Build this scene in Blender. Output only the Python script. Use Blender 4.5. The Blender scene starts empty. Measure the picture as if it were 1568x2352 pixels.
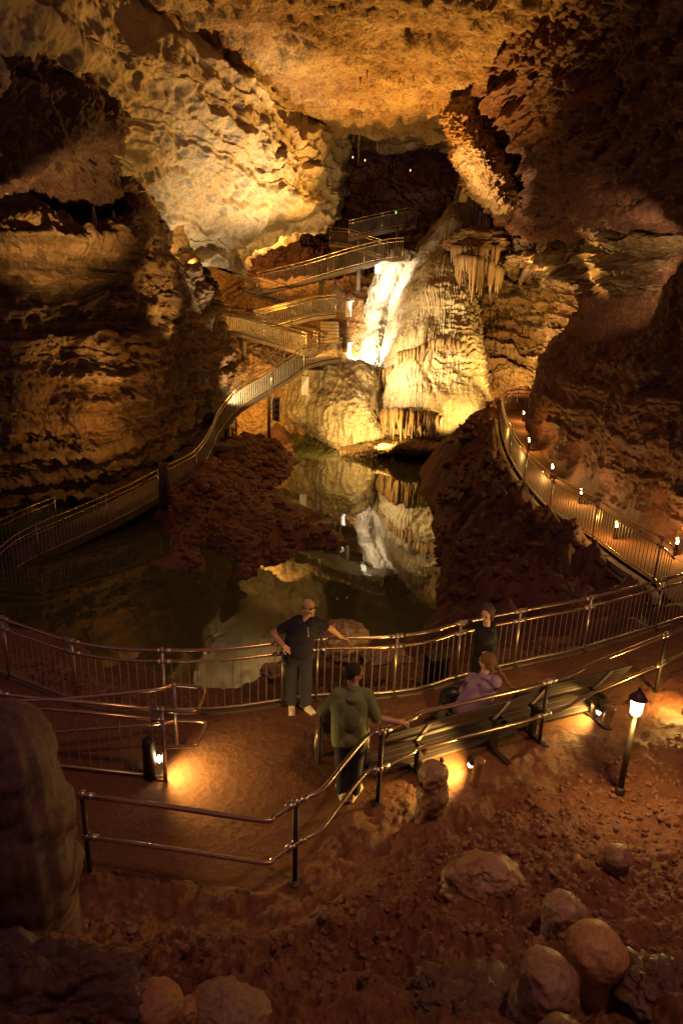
import bpy, bmesh, math, random
import numpy as np
from mathutils import Vector, Matrix
from mathutils.geometry import delaunay_2d_cdt, tessellate_polygon
random.seed(7)
RNG = np.random.default_rng(11)
SC = bpy.context.scene
COL = SC.collection
# ---------------------------------------------------------------- camera model
F = 1568.0; CX, CY = 784.0, 1176.0           # photo measured on a 1568 x 2352 grid
TH = math.radians(18.4); RO = math.radians(2.1); H = 5.5
_R0 = np.array([1, 0, 0.]); _U0 = np.array([0, math.sin(TH), math.cos(TH)]); _FW = np.array([0, math.cos(TH), -math.sin(TH)])
_R = math.cos(RO) * _R0 + math.sin(RO) * _U0
_U = -math.sin(RO) * _R0 + math.cos(RO) * _U0
CAM = np.array([0, 0, H])
def ray(u, v):
    return _FW + (u - CX) / F * _R - (v - CY) / F * _U
def P(u, v, Y):                               # world point seen at u,v standing Y metres out
    r = ray(u, v); return CAM + r * (Y / r[1])
def Pz(u, v, z):                              # world point seen at u,v standing at height z
    r = ray(u, v); return CAM + r * ((z - H) / r[2])
def proj(p):
    d = np.asarray(p) - CAM
    s = d @ _FW
    return CX + F * (d @ _R) / s, CY - F * (d @ _U) / s

cam_d = bpy.data.cameras.new('camera'); cam = bpy.data.objects.new('camera', cam_d); COL.objects.link(cam)
cam_d.sensor_fit = 'VERTICAL'; cam_d.sensor_height = 36; cam_d.lens = 24
cam_d.clip_start = 0.05; cam_d.clip_end = 400
M = Matrix.Identity(4)
for i in range(3):
    M[i][0] = _R[i]; M[i][1] = _U[i]; M[i][2] = -_FW[i]; M[i][3] = CAM[i]
cam.matrix_world = M
SC.camera = cam
SC.view_settings.view_transform = 'Standard'; SC.view_settings.look = 'None'
SC.view_settings.exposure = 0.15; SC.view_settings.gamma = 1
SC.render.engine = 'CYCLES'
SC.cycles.use_denoising = True
SC.cycles.max_bounces = 5; SC.cycles.diffuse_bounces = 2; SC.cycles.glossy_bounces = 3
SC.cycles.sample_clamp_indirect = 3.0; SC.cycles.sample_clamp_direct = 0.0
SC.cycles.caustics_reflective = False; SC.cycles.caustics_refractive = False

# ---------------------------------------------------------------- noise
def _hash(ix, iy, iz, seed):
    h = (ix * 374761393 + iy * 668265263 + iz * 2147483647 + seed * 1274126177) & 0xffffffff
    h = ((h ^ (h >> 13)) * 1274126177) & 0xffffffff
    h = (h ^ (h >> 16))
    return h
_G = RNG.normal(size=(256, 3)); _G /= np.linalg.norm(_G, axis=1)[:, None]
def perlin(p, seed=0):
    i = np.floor(p).astype(np.int64); f = p - i
    w = f * f * f * (f * (f * 6 - 15) + 10)
    out = 0
    for dx in (0, 1):
        wx = w[:, 0] if dx else 1 - w[:, 0]
        for dy in (0, 1):
            wy = w[:, 1] if dy else 1 - w[:, 1]
            for dz in (0, 1):
                wz = w[:, 2] if dz else 1 - w[:, 2]
                g = _G[_hash(i[:, 0] + dx, i[:, 1] + dy, i[:, 2] + dz, seed) & 255]
                out = out + wx * wy * wz * (g[:, 0] * (f[:, 0] - dx) + g[:, 1] * (f[:, 1] - dy) + g[:, 2] * (f[:, 2] - dz))
    return out * 1.6
def fbm(p, octv=4, gain=.5, seed=0):
    o = 0; a = 1; q = p.copy()
    for k in range(octv):
        o = o + a * perlin(q, seed + k * 17); a *= gain; q = q * 2.03 + 3.7
    return o
def ridged(p, octv=3, gain=.5, seed=0):
    o = 0; a = 1; q = p.copy()
    for k in range(octv):
        o = o + a * (1 - 2.2 * np.abs(perlin(q, seed + k * 13))); a *= gain; q = q * 2.07 + 1.3
    return o
def worley(p, seed=0):
    i = np.floor(p).astype(np.int64); f1 = np.full(len(p), 9.); f2 = np.full(len(p), 9.)
    for dx in (-1, 0, 1):
        for dy in (-1, 0, 1):
            for dz in (-1, 0, 1):
                c = i + np.array([dx, dy, dz])
                h = _hash(c[:, 0], c[:, 1], c[:, 2], seed)
                q = c + np.stack([(h & 255) / 255., ((h >> 8) & 255) / 255., ((h >> 16) & 255) / 255.], 1)
                d = np.sqrt(((p - q) ** 2).sum(1))
                m = d < f1
                f2 = np.where(m, f1, np.minimum(f2, d)); f1 = np.where(m, d, f1)
    return f1, f2
def sstep(a, b, x):
    t = np.clip((x - a) / (b - a), 0, 1); return t * t * (3 - 2 * t)

# ---------------------------------------------------------------- object helpers
def tag(o, label=None, cat=None, group=None, kind=None):
    if label: o['label'] = label
    if cat: o['category'] = cat
    if group: o['group'] = group
    if kind: o['kind'] = kind
    return o
def empty(name, loc=(0, 0, 0), **kw):
    o = bpy.data.objects.new(name, None); COL.objects.link(o); o.location = tuple(loc); o.empty_display_size = .1
    tag(o, **kw); return o
def link(name, me, mat=None, parent=None, smooth=True, **kw):
    o = bpy.data.objects.new(name, me); COL.objects.link(o)
    if mat: me.materials.append(mat)
    if smooth: me.shade_smooth()
    if parent is not None:
        o.parent = parent
        o.location = -parent.location if parent.type == 'EMPTY' else (0, 0, 0)   # mesh data are in world space
        if parent.type != 'EMPTY': o.location = (0, 0, 0)
    tag(o, **kw); return o
def mesh_np(name, v, f):
    me = bpy.data.meshes.new(name)
    v = np.asarray(v, np.float32); f = np.asarray(f, np.int32)
    me.vertices.add(len(v)); me.vertices.foreach_set('co', v.ravel())
    n = f.shape[1]
    me.loops.add(f.size); me.loops.foreach_set('vertex_index', f.ravel())
    me.polygons.add(len(f))
    me.polygons.foreach_set('loop_start', np.arange(0, f.size, n, dtype=np.int32))
    me.update(calc_edges=True); me.validate(verbose=False)
    return me
def grid_faces(nr, nc):
    a = np.arange(nr * nc).reshape(nr, nc)
    return np.stack([a[:-1, :-1].ravel(), a[1:, :-1].ravel(), a[1:, 1:].ravel(), a[:-1, 1:].ravel()], 1)
def crom(pts, t):
    """Catmull-Rom along axis 0 of pts at parameters t in [0,n-1]"""
    pts = np.asarray(pts, float); n = len(pts)
    i = np.clip(np.floor(t).astype(int), 0, n - 2); f = (t - i)
    sh = (len(t),) + (1,) * (pts.ndim - 1); f = f.reshape(sh)
    g = lambda k: pts[np.clip(k, 0, n - 1)]
    p0 = np.where((i - 1 < 0).reshape(sh), 2 * g(i) - g(i + 1), g(i - 1)); p1 = g(i); p2 = g(i + 1)
    p3 = np.where((i + 2 > n - 1).reshape(sh), 2 * g(i + 1) - g(i), g(i + 2))
    return .5 * ((2 * p1) + (-p0 + p2) * f + (2 * p0 - 5 * p1 + 4 * p2 - p3) * f ** 2 + (-p0 + 3 * p1 - 3 * p2 + p3) * f ** 3)
def net(rows, nr, nc):
    """rows of (u,v,Y) -> smooth world grid nr x nc"""
    A = np.array([[P(*q) for q in r] for r in rows])
    A = crom(A, np.linspace(0, len(rows) - 1, nr))
    A = crom(A.transpose(1, 0, 2), np.linspace(0, A.shape[1] - 1, nc)).transpose(1, 0, 2)
    return A
def grid_normals(A):
    du = np.gradient(A, axis=1); dv = np.gradient(A, axis=0)
    n = np.cross(dv, du); l = np.linalg.norm(n, axis=2, keepdims=True)
    n = n / np.maximum(l, 1e-9)
    # towards the camera side
    return n
def displace(A, fn, flip=None):
    n = grid_normals(A)
    if flip is None:
        c = (n * (CAM - A)).sum(2).mean(); flip = -1 if c < 0 else 1
    n = n * flip
    d = fn(A.reshape(-1, 3), n.reshape(-1, 3)).reshape(A.shape[:2]); d = d - d.mean()
    return A + n * d[..., None], flip
def sheet(name, A, mat, parent=None, **kw):
    me = mesh_np(name, A.reshape(-1, 3), grid_faces(*A.shape[:2]))
    return link(name, me, mat, parent, **kw)

class MB:
    """collects tubes, boxes and lathed shapes in world space; builds ONE mesh"""
    def __init__(s): s.v = []; s.f = []; s.n = 0
    def add(s, v, f):
        s.v += [tuple(q) for q in v]; s.f += [tuple(i + s.n for i in q) for q in f]; s.n += len(v)
    def tube(s, pts, r, n=8, caps=True):
        pts = [np.asarray(p, float) for p in pts]; m = len(pts)
        rr = [r] * m if np.isscalar(r) else list(r)
        t0 = pts[1] - pts[0]; t0 = t0 / (np.linalg.norm(t0) + 1e-12)
        ref = np.array([0, 0, 1.]) if abs(t0[2]) < .9 else np.array([1., 0, 0])
        a = np.cross(ref, t0); a /= np.linalg.norm(a)
        v = []; f = []
        for i, p in enumerate(pts):
            t = (pts[min(i + 1, m - 1)] - pts[max(i - 1, 0)]); t = t / (np.linalg.norm(t) + 1e-12)
            a = a - t * (a @ t); a /= (np.linalg.norm(a) + 1e-12); b = np.cross(t, a)
            for k in range(n):
                w = 2 * math.pi * k / n
                v.append(p + rr[i] * (math.cos(w) * a + math.sin(w) * b))
        for i in range(m - 1):
            for k in range(n):
                f.append((i * n + k, i * n + (k + 1) % n, (i + 1) * n + (k + 1) % n, (i + 1) * n + k))
        if caps:
            f.append(tuple(range(n - 1, -1, -1))); f.append(tuple(range((m - 1) * n, m * n)))
        s.add(v, f); return s
    def capsule(s, p0, p1, r0, r1, n=14, k=5, flat=1.0):
        p0 = np.asarray(p0, float); p1 = np.asarray(p1, float); d = p1 - p0; L = np.linalg.norm(d)
        if L < 1e-6: d = np.array([0, 0, 1.]); L = 1e-6; t = d
        else: t = d / L
        pts = []; rr = []
        for i in range(k):
            w = math.pi / 2 * (1 - i / k); pts.append(p0 - t * r0 * math.sin(w)); rr.append(max(r0 * math.cos(w), 1e-4))
        pts.append(p0); rr.append(r0); pts.append(p1); rr.append(r1)
        for i in range(1, k + 1):
            w = math.pi / 2 * i / k; pts.append(p1 + t * r1 * math.sin(w)); rr.append(max(r1 * math.cos(w), 1e-4))
        return s.tube(pts, rr, n)
    def ell(s, c, rx, ry, rz, rot=None, n=20, m=12):
        v = []; f = []
        R = np.eye(3) if rot is None else np.array(rot)
        c = np.asarray(c, float)
        for i in range(m + 1):
            a = math.pi * i / m
            for k in range(n):
                b = 2 * math.pi * k / n
                v.append(c + R @ np.array([rx * math.sin(a) * math.cos(b), ry * math.sin(a) * math.sin(b), rz * math.cos(a)]))
        for i in range(m):
            for k in range(n):
                f.append((i * n + k, (i + 1) * n + k, (i + 1) * n + (k + 1) % n, i * n + (k + 1) % n))
        s.add(v, f); return s
    def box(s, c, sz, ax=None, bev=0):
        """box centred c, full sizes sz, axes ax (3 rows)"""
        A = np.eye(3) if ax is None else np.asarray(ax, float); c = np.asarray(c, float)
        h = [q / 2 for q in sz]; v = []
        for x in (-1, 1):
            for y in (-1, 1):
                for z in (-1, 1):
                    v.append(c + x * h[0] * A[0] + y * h[1] * A[1] + z * h[2] * A[2])
        s.add(v, [(0, 1, 3, 2), (4, 6, 7, 5), (0, 4, 5, 1), (2, 3, 7, 6), (0, 2, 6, 4), (1, 5, 7, 3)]); return s
    def lathe(s, base, prof, n=20, up=(0, 0, 1)):
        """prof list of (r,z)"""
        base = np.asarray(base, float); up = np.asarray(up, float); up = up / np.linalg.norm(up)
        ref = np.array([1., 0, 0]) if abs(up[0]) < .9 else np.array([0, 1., 0])
        a = np.cross(up, ref); a /= np.linalg.norm(a); b = np.cross(up, a)
        v = []; f = []; m = len(prof)
        for r, z in prof:
            for k in range(n):
                w = 2 * math.pi * k / n; v.append(base + up * z + r * (math.cos(w) * a + math.sin(w) * b))
        for i in range(m - 1):
            for k in range(n):
                f.append((i * n + k, i * n + (k + 1) % n, (i + 1) * n + (k + 1) % n, (i + 1) * n + k))
        f.append(tuple(range(n - 1, -1, -1))); f.append(tuple(range((m - 1) * n, m * n)))
        s.add(v, f); return s
    def mesh(s, name):
        me = bpy.data.meshes.new(name); me.from_pydata([tuple(map(float, q)) for q in s.v], [], s.f); me.update(); return me
    def build(s, name, mat, parent=None, smooth=False, bevel=0, **kw):
        me = s.mesh(name)
        o = link(name, me, mat, parent, smooth=smooth, **kw)
        if smooth:
            pass
        if bevel:
            m = o.modifiers.new('b', 'BEVEL'); m.width = bevel; m.segments = 2; m.limit_method = 'ANGLE'
        return o

def remeshed(mb, name, voxel, smooth_it=4):
    me = mb.mesh(name + '_raw'); o = bpy.data.objects.new('tmp', me); COL.objects.link(o)
    m = o.modifiers.new('r', 'REMESH'); m.mode = 'VOXEL'; m.voxel_size = voxel
    s = o.modifiers.new('s', 'SMOOTH'); s.factor = .5; s.iterations = smooth_it
    bpy.context.view_layer.update()
    dg = bpy.context.evaluated_depsgraph_get()
    out = bpy.data.meshes.new_from_object(o.evaluated_get(dg)); out.name = name
    bpy.data.objects.remove(o); bpy.data.meshes.remove(me)
    return out

# ---------------------------------------------------------------- materials
def new_mat(name):
    m = bpy.data.materials.new(name); m.use_nodes = True; nt = m.node_tree
    return m, nt, nt.nodes['Principled BSDF']
def N(nt, t, **kw):
    n = nt.nodes.new(t)
    for k, v in kw.items():
        if hasattr(n, k): setattr(n, k, v)
        else: n.inputs[k].default_value = v
    return n
def simple(name, col, rough=.6, metal=0., bump=0., bscale=40., var=.12, spec=.5, coat=0.):
    m, nt, b = new_mat(name)
    tc = N(nt, 'ShaderNodeTexCoord')
    no = N(nt, 'ShaderNodeTexNoise'); no.inputs['Scale'].default_value = bscale * .25; no.inputs['Detail'].default_value = 5
    nt.links.new(tc.outputs['Object'], no.inputs['Vector'])
    mx = N(nt, 'ShaderNodeMix', data_type='RGBA')
    mx.inputs['A'].default_value = (*[c * (1 - var * 1.5) for c in col], 1); mx.inputs['B'].default_value = (*[min(1, c * (1 + var * 1.5)) for c in col], 1)
    nt.links.new(no.outputs['Fac'], mx.inputs['Factor']); nt.links.new(mx.outputs['Result'], b.inputs['Base Color'])
    b.inputs['Roughness'].default_value = rough; b.inputs['Metallic'].default_value = metal
    b.inputs['Specular IOR Level'].default_value = spec
    b.inputs['Coat Weight'].default_value = coat
    if bump:
        n2 = N(nt, 'ShaderNodeTexNoise'); n2.inputs['Scale'].default_value = bscale; n2.inputs['Detail'].default_value = 4
        nt.links.new(tc.outputs['Object'], n2.inputs['Vector'])
        bp = N(nt, 'ShaderNodeBump'); bp.inputs['Strength'].default_value = bump; bp.inputs['Distance'].default_value = .01
        nt.links.new(n2.outputs['Fac'], bp.inputs['Height']); nt.links.new(bp.outputs['Normal'], b.inputs['Normal'])
    return m
def emis(name, col, st):
    m, nt, b = new_mat(name)
    b.inputs['Base Color'].default_value = (*col, 1); b.inputs['Emission Color'].default_value = (*col, 1); b.inputs['Emission Strength'].default_value = st
    return m
def rock(name, cA, cB, cC, scale=1., strata=0., bump=.6, bdist=.06, rough=.75, wet=.0, patch=.55, fine=1., vor=.35, stretch=(1, 1, 1)):
    """three tones broken up by noise at several sizes; strata adds layered banding; wet lowers the roughness in patches"""
    m, nt, b = new_mat(name); L = nt.links
    tc = N(nt, 'ShaderNodeTexCoord'); mp = N(nt, 'ShaderNodeMapping'); mp.inputs['Scale'].default_value = stretch
    L.new(tc.outputs['Object'], mp.inputs['Vector'])
    v = mp.outputs['Vector']
    n1 = N(nt, 'ShaderNodeTexNoise'); n1.inputs['Scale'].default_value = .35 * scale; n1.inputs['Detail'].default_value = 8; n1.inputs['Roughness'].default_value = .62; n1.inputs['Distortion'].default_value = .6
    n2 = N(nt, 'ShaderNodeTexNoise'); n2.inputs['Scale'].default_value = 2.3 * scale; n2.inputs['Detail'].default_value = 9; n2.inputs['Roughness'].default_value = .7
    n3 = N(nt, 'ShaderNodeTexNoise'); n3.inputs['Scale'].default_value = 11 * scale; n3.inputs['Detail'].default_value = 6; n3.inputs['Roughness'].default_value = .7
    for n in (n1, n2, n3): L.new(v, n.inputs['Vector'])
    r1 = N(nt, 'ShaderNodeValToRGB'); e = r1.color_ramp.elements
    e[0].position = patch - .13; e[0].color = (*cA, 1); e[1].position = patch + .13; e[1].color = (*cB, 1)
    L.new(n1.outputs['Fac'], r1.inputs['Fac'])
    r2 = N(nt, 'ShaderNodeValToRGB'); e = r2.color_ramp.elements
    e[0].position = .52; e[0].color = (0, 0, 0, 1); e[1].position = .68; e[1].color = (1, 1, 1, 1)
    L.new(n2.outputs['Fac'], r2.inputs['Fac'])
    mx = N(nt, 'ShaderNodeMix', data_type='RGBA'); L.new(r2.outputs['Color'], mx.inputs['Factor']); L.new(r1.outputs['Color'], mx.inputs['A']); mx.inputs['B'].default_value = (*cC, 1)
    col = mx.outputs['Result']
    hgt = n2.outputs['Fac']
    if strata:
        mp2 = N(nt, 'ShaderNodeMapping'); mp2.inputs['Scale'].default_value = (.25, .25, 4.0); mp2.inputs['Rotation'].default_value = (0.05, -.06, 0)
        L.new(tc.outputs['Object'], mp2.inputs['Vector'])
        n4 = N(nt, 'ShaderNodeTexNoise'); n4.inputs['Scale'].default_value = 1.; n4.inputs['Detail'].default_value = 6; n4.inputs['Distortion'].default_value = .4
        L.new(mp2.outputs['Vector'], n4.inputs['Vector'])
        r4 = N(nt, 'ShaderNodeValToRGB'); e = r4.color_ramp.elements; e[0].position = .42; e[0].color = (1 - strata,) * 3 + (1,); e[1].position = .58; e[1].color = (1, 1, 1, 1)
        L.new(n4.outputs['Fac'], r4.inputs['Fac'])
        m3 = N(nt, 'ShaderNodeMix', data_type='RGBA', blend_type='MULTIPLY'); m3.inputs['Factor'].default_value = 1
        L.new(col, m3.inputs['A']); L.new(r4.outputs['Color'], m3.inputs['B']); col = m3.outputs['Result']
        ad = N(nt, 'ShaderNodeMath', operation='ADD'); L.new(hgt, ad.inputs[0]); L.new(n4.outputs['Fac'], ad.inputs[1]); hgt = ad.outputs[0]
    # fine speckle
    r3 = N(nt, 'ShaderNodeValToRGB'); e = r3.color_ramp.elements; e[0].position = .35; e[0].color = (.62, .62, .62, 1); e[1].position = .62; e[1].color = (1.12, 1.12, 1.12, 1)
    L.new(n3.outputs['Fac'], r3.inputs['Fac'])
    m4 = N(nt, 'ShaderNodeMix', data_type='RGBA', blend_type='MULTIPLY'); m4.inputs['Factor'].default_value = .8
    L.new(col, m4.inputs['A']); L.new(r3.outputs['Color'], m4.inputs['B']); L.new(m4.outputs['Result'], b.inputs['Base Color'])
    vo = N(nt, 'ShaderNodeTexVoronoi'); vo.inputs['Scale'].default_value = 5 * scale; L.new(v, vo.inputs['Vector'])
    mm = N(nt, 'ShaderNodeMath', operation='MULTIPLY'); mm.inputs[1].default_value = vor; L.new(vo.outputs['Distance'], mm.inputs[0])
    a1 = N(nt, 'ShaderNodeMath', operation='ADD'); L.new(hgt, a1.inputs[0]); L.new(mm.outputs[0], a1.inputs[1])
    m5 = N(nt, 'ShaderNodeMath', operation='MULTIPLY'); m5.inputs[1].default_value = .3 * fine; L.new(n3.outputs['Fac'], m5.inputs[0])
    a2 = N(nt, 'ShaderNodeMath', operation='ADD'); L.new(a1.outputs[0], a2.inputs[0]); L.new(m5.outputs[0], a2.inputs[1])
    bp = N(nt, 'ShaderNodeBump'); bp.inputs['Strength'].default_value = bump; bp.inputs['Distance'].default_value = bdist
    L.new(a2.outputs[0], bp.inputs['Height']); L.new(bp.outputs['Normal'], b.inputs['Normal'])
    if wet:
        rr = N(nt, 'ShaderNodeMapRange'); rr.inputs['From Min'].default_value = .4; rr.inputs['From Max'].default_value = .62
        rr.inputs['To Min'].default_value = rough; rr.inputs['To Max'].default_value = max(.12, rough - wet); L.new(n2.outputs['Fac'], rr.inputs['Value']); L.new(rr.outputs[0], b.inputs['Roughness'])
    else: b.inputs['Roughness'].default_value = rough
    b.inputs['Specular IOR Level'].default_value = .4
    return m
M_CREAM = rock('cream_limestone', (.36, .30, .21), (.54, .47, .35), (.24, .18, .12), .8, bump=.8, bdist=.08, wet=.1)
M_CEIL = rock('ceiling_limestone', (.32, .20, .10), (.54, .41, .24), (.13, .075, .045), 1.5, bump=1., bdist=.16)
M_STRATA = rock('layered_limestone', (.20, .12, .07), (.44, .32, .17), (.10, .05, .04), .9, strata=.5, bump=1., bdist=.09, patch=.62)
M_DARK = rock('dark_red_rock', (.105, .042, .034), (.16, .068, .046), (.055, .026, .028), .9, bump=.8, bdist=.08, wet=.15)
M_MAROON_SHADE = rock('shaded_maroon_rock', (.085, .042, .040), (.20, .13, .085), (.05, .026, .030), .9, bump=.8, bdist=.07, patch=.62)  # maroon rock tone with the overhang's shade mixed into the colour
M_BROWN = rock('brown_wall_rock', (.26, .14, .065), (.42, .29, .16), (.13, .065, .035), 1.1, strata=.35, bump=.9, bdist=.08)
M_LIP = rock('crusted_lip_rock', (.34, .20, .09), (.50, .38, .22), (.14, .07, .035), 1.6, bump=1., bdist=.09)
M_OCHRE = rock('ochre_rock', (.40, .22, .08), (.52, .34, .16), (.20, .10, .05), 1.1, bump=.9, bdist=.08, wet=.15)
M_FLOW = rock('flowstone_calcite', (.42, .36, .26), (.58, .53, .44), (.27, .21, .14), .7, bump=.45, bdist=.04, rough=.55, wet=.25, stretch=(1, 1, .22))
M_CLAY = rock('red_clay', (.16, .062, .030), (.22, .090, .042), (.10, .040, .028), 1.6, bump=.9, bdist=.05, rough=.8, wet=.25)
M_RUBBLE = rock('rubble_stone', (.19, .085, .045), (.27, .14, .08), (.12, .06, .04), 2.2, bump=.8, bdist=.03, rough=.75, wet=.3)
M_STONE = rock('wet_calcite', (.25, .15, .075), (.36, .24, .13), (.16, .09, .05), 2.5, bump=.65, bdist=.014, rough=.55, wet=.25, vor=.0)
M_DRIP = rock('dripstone', (.30, .20, .11), (.42, .31, .18), (.18, .10, .06), 1.4, bump=.6, bdist=.03, rough=.55, wet=.2, stretch=(1, 1, .2))
M_PATH = rock('earth_path', (.155, .070, .032), (.185, .086, .040), (.125, .058, .028), 2.2, bump=1., bdist=.025, rough=.97, wet=.05)
M_STEEL = simple('galvanised_steel', (.46, .40, .30), .34, .9, .15, 60)
M_RAIL = simple('brushed_rail', (.66, .52, .30), .24, .95, .1, 80)
M_PICK = simple('picket_steel', (.42, .40, .34), .4, .6, 0, 60)
M_DKST = simple('dark_painted_steel', (.045, .035, .03), .5, .4, .1, 50)
M_BEAM = simple('weathered_beam', (.13, .10, .07), .7, .2, .3, 25)
M_DECK = simple('deck_boards', (.16, .12, .08), .7, .0, .5, 20)
M_CONC = simple('concrete', (.30, .24, .17), .85, 0, .5, 25)
M_WOOD = simple('bench_timber', (.050, .038, .032), .65, 0, .4, 30, var=.25)
M_PLATE = simple('bench_plate', (.46, .42, .35), .5, .1, .1, 40)
M_BLACK = simple('black_plastic', (.015, .015, .015), .4, 0, 0)
M_GREY = simple('grey_box_paint', (.40, .40, .38), .5, .1, .1, 30)
# ---------------------------------------------------------------- plan curves shared by ground, path and railings
WZ = -2.0
def zpts(lst, z): return [Pz(u, v, z) for u, v in lst]
RAIL_TOP = [(-60, 1398), (5, 1420), (80, 1446), (165, 1473), (270, 1490), (372, 1494), (517, 1491), (650, 1476), (729, 1467), (832, 1465), (884, 1463), (940, 1458), (988, 1451), (1058, 1431), (1143, 1413), (1250, 1393), (1358, 1373), (1568, 1319), (1640, 1298)]
POOL_RAIL = [np.array([p[0], p[1], 0.]) for p in zpts(RAIL_TOP, .95)]
WF = [(1640, 1440, .0), (1530, 1372, .0), (1499, 1336, .0), (1430, 1290, .0), (1360, 1236, .0), (1312, 1206, .0), (1261, 1172, .02), (1228, 1138, .04), (1202, 1106, .08), (1180, 1072, .12), (1160, 1030, .2), (1150, 990, .28), (1147, 962, .35)]
WALK_FENCE = [Pz(*q) for q in WF]
WALK_FAR = [Pz(1147, 962, .35), Pz(1158, 947, .35), Pz(1185, 943, .35), Pz(1250, 947, .35)]
WALK_RIGHT = [Pz(1250, 947, .35), Pz(1245, 990, .3), Pz(1235, 1030, .2), Pz(1280, 1085, .05), Pz(1345, 1140, 0), Pz(1440, 1210, 0), Pz(1560, 1290, 0), Pz(1750, 1400, 0)]
FRONT_TOP = [(189, 1825), (215, 1830), (400, 1855), (600, 1884), (628, 1876), (660, 1856), (680, 1842), (705, 1831), (741, 1812), (790, 1752), (842, 1692), (877, 1680), (900, 1671), (953, 1647), (985, 1633), (1205, 1582), (1258, 1566), (1314, 1548), (1370, 1521), (1531, 1457), (1568, 1442), (1660, 1405)]
FRONT = [np.array([p[0], p[1], 0.]) for p in zpts(FRONT_TOP, .95)]
PATH_POLY = POOL_RAIL[:] + [WALK_FENCE[0]] + WALK_FENCE[1:] + WALK_FAR[1:] + WALK_RIGHT[1:] + FRONT[::-1] + [np.array([FRONT[0][0] - .1, FRONT[0][1] - .6, 0]), Pz(40, 2010, 0), Pz(-300, 1900, 0), Pz(-500, 1560, 0)]
# ---------------------------------------------------------------- ground
def inside(px, py, poly):
    c = np.zeros(len(px), bool); n = len(poly)
    for i in range(n):
        x0, y0 = poly[i][:2]; x1, y1 = poly[(i + 1) % n][:2]
        m = ((y0 > py) != (y1 > py))
        with np.errstate(divide='ignore', invalid='ignore'):
            xx = (x1 - x0) * (py - y0) / (y1 - y0) + x0
        c ^= m & (px < xx)
    return c
def dist_poly(px, py, poly, closed=True):
    d = np.full(len(px), 1e9); n = len(poly)
    for i in range(n if closed else n - 1):
        a = np.array(poly[i][:2]); b = np.array(poly[(i + 1) % n][:2]); ab = b - a; L = ab @ ab + 1e-9
        t = np.clip(((px - a[0]) * ab[0] + (py - a[1]) * ab[1]) / L, 0, 1)
        d = np.minimum(d, np.hypot(px - a[0] - t * ab[0], py - a[1] - t * ab[1]))
    return d
GP = []
def gp(u, v, z): q = Pz(u, v, z); GP.append((q[0], q[1], z))
def gw(x, y, z): GP.append((x, y, z))
def gl(lst, z):
    for u, v in lst: gp(u, v, z)
for p in POOL_RAIL[1:-1]:
    gw(p[0], p[1] + .22, -.08); gw(p[0], p[1] - .3, -.06)
    gw(p[0], p[1] + .9, -.75 if p[0] < 3 else -.5)
for p in FRONT: gw(p[0], p[1] - .25, -.02); gw(p[0], p[1] + .3, -.05)
for p in WALK_FENCE[2:]: gw(p[0] - .35, p[1], -.12); gw(p[0] + .3, p[1], p[2] - .06)
for p in WALK_RIGHT[1:]: gw(p[0] + .3, p[1], p[2] + .05)
gl([(300, 1750), (700, 1750), (1000, 1650), (500, 1900), (1400, 1500), (100, 1700), (-200, 1700), (-600, 1600)], -.06)
# shoreline of the near bank
SH_N = [(-300, 1400), (-60, 1420), (60, 1450), (150, 1475), (300, 1530), (400, 1570), (450, 1585), (560, 1583), (610, 1560), (650, 1522), (720, 1490), (850, 1478), (950, 1468), (1045, 1462)]
gl(SH_N, -2.0)
gl([(120, 1430), (300, 1490), (450, 1545), (560, 1540), (620, 1500), (720, 1455), (850, 1440), (960, 1430)], -2.7)
# deep pool
gl([(200, 1380), (350, 1350), (500, 1400), (500, 1480), (700, 1400), (850, 1400), (850, 1300), (880, 1220), (900, 1150), (860, 1090), (780, 1080), (700, 1070), (950, 1350), (820, 1200), (960, 1280), (800, 1050), (900, 1050), (100, 1420), (-100, 1380)], -3.4)
# right bank
SH_R = [(998, 1036), (985, 1065), (968, 1110), (990, 1145), (984, 1200), (998, 1240), (1012, 1300), (1028, 1350), (1045, 1410)]
gl(SH_R, -2.05)
gl([(1012, 1022), (1000, 1085), (1030, 1140), (1040, 1200), (1050, 1250), (1070, 1310), (1080, 1380)], -1.2)
gl([(1030, 992), (1080, 966), (1128, 958)], .25)
gl([(1060, 1040), (1075, 1110), (1100, 1180), (1140, 1260), (1180, 1340), (1150, 1420)], -.75)
gl([(1110, 1010), (1120, 1060), (1150, 1130), (1200, 1200), (1290, 1290), (1400, 1370)], -.35)
gl([(1200, 1440), (1290, 1420), (1380, 1400)], -.9)
gl([(1120, 1455), (1200, 1475)], -1.3)
gl([(1030, 1012), (1000, 1018)], -.9)
gl([(1180, 930), (1300, 930), (1400, 1000), (1500, 1120), (1650, 1250)], .5)
# left peninsula and rubble
SH_K = [(663, 1030), (668, 1060), (640, 1082), (607, 1100), (600, 1115), (640, 1140), (700, 1175), (745, 1208), (800, 1250), (780, 1275), (680, 1292), (600, 1312), (550, 1318), (470, 1325), (425, 1322), (398, 1270), (372, 1215), (352, 1172)]
gl(SH_K, -2.0)
gl([(640, 1025), (600, 1050), (560, 1075), (520, 1100)], -1.45)
gl([(650, 1000), (600, 1000), (550, 1020), (500, 1060), (470, 1085)], -.85)
gl([(385, 1140), (440, 1120), (470, 1150), (540, 1160)], -1.45)
gl([(450, 1210), (550, 1210), (640, 1210), (720, 1230), (560, 1260)], -1.75)
gl([(480, 1290), (380, 1290), (680, 1262)], -1.92)
gl([(330, 1240), (280, 1200), (200, 1200), (100, 1230), (350, 1300), (250, 1300), (100, 1320), (0, 1290), (-100, 1330), (-100, 1250), (-300, 1300)], -2.6)
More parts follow.
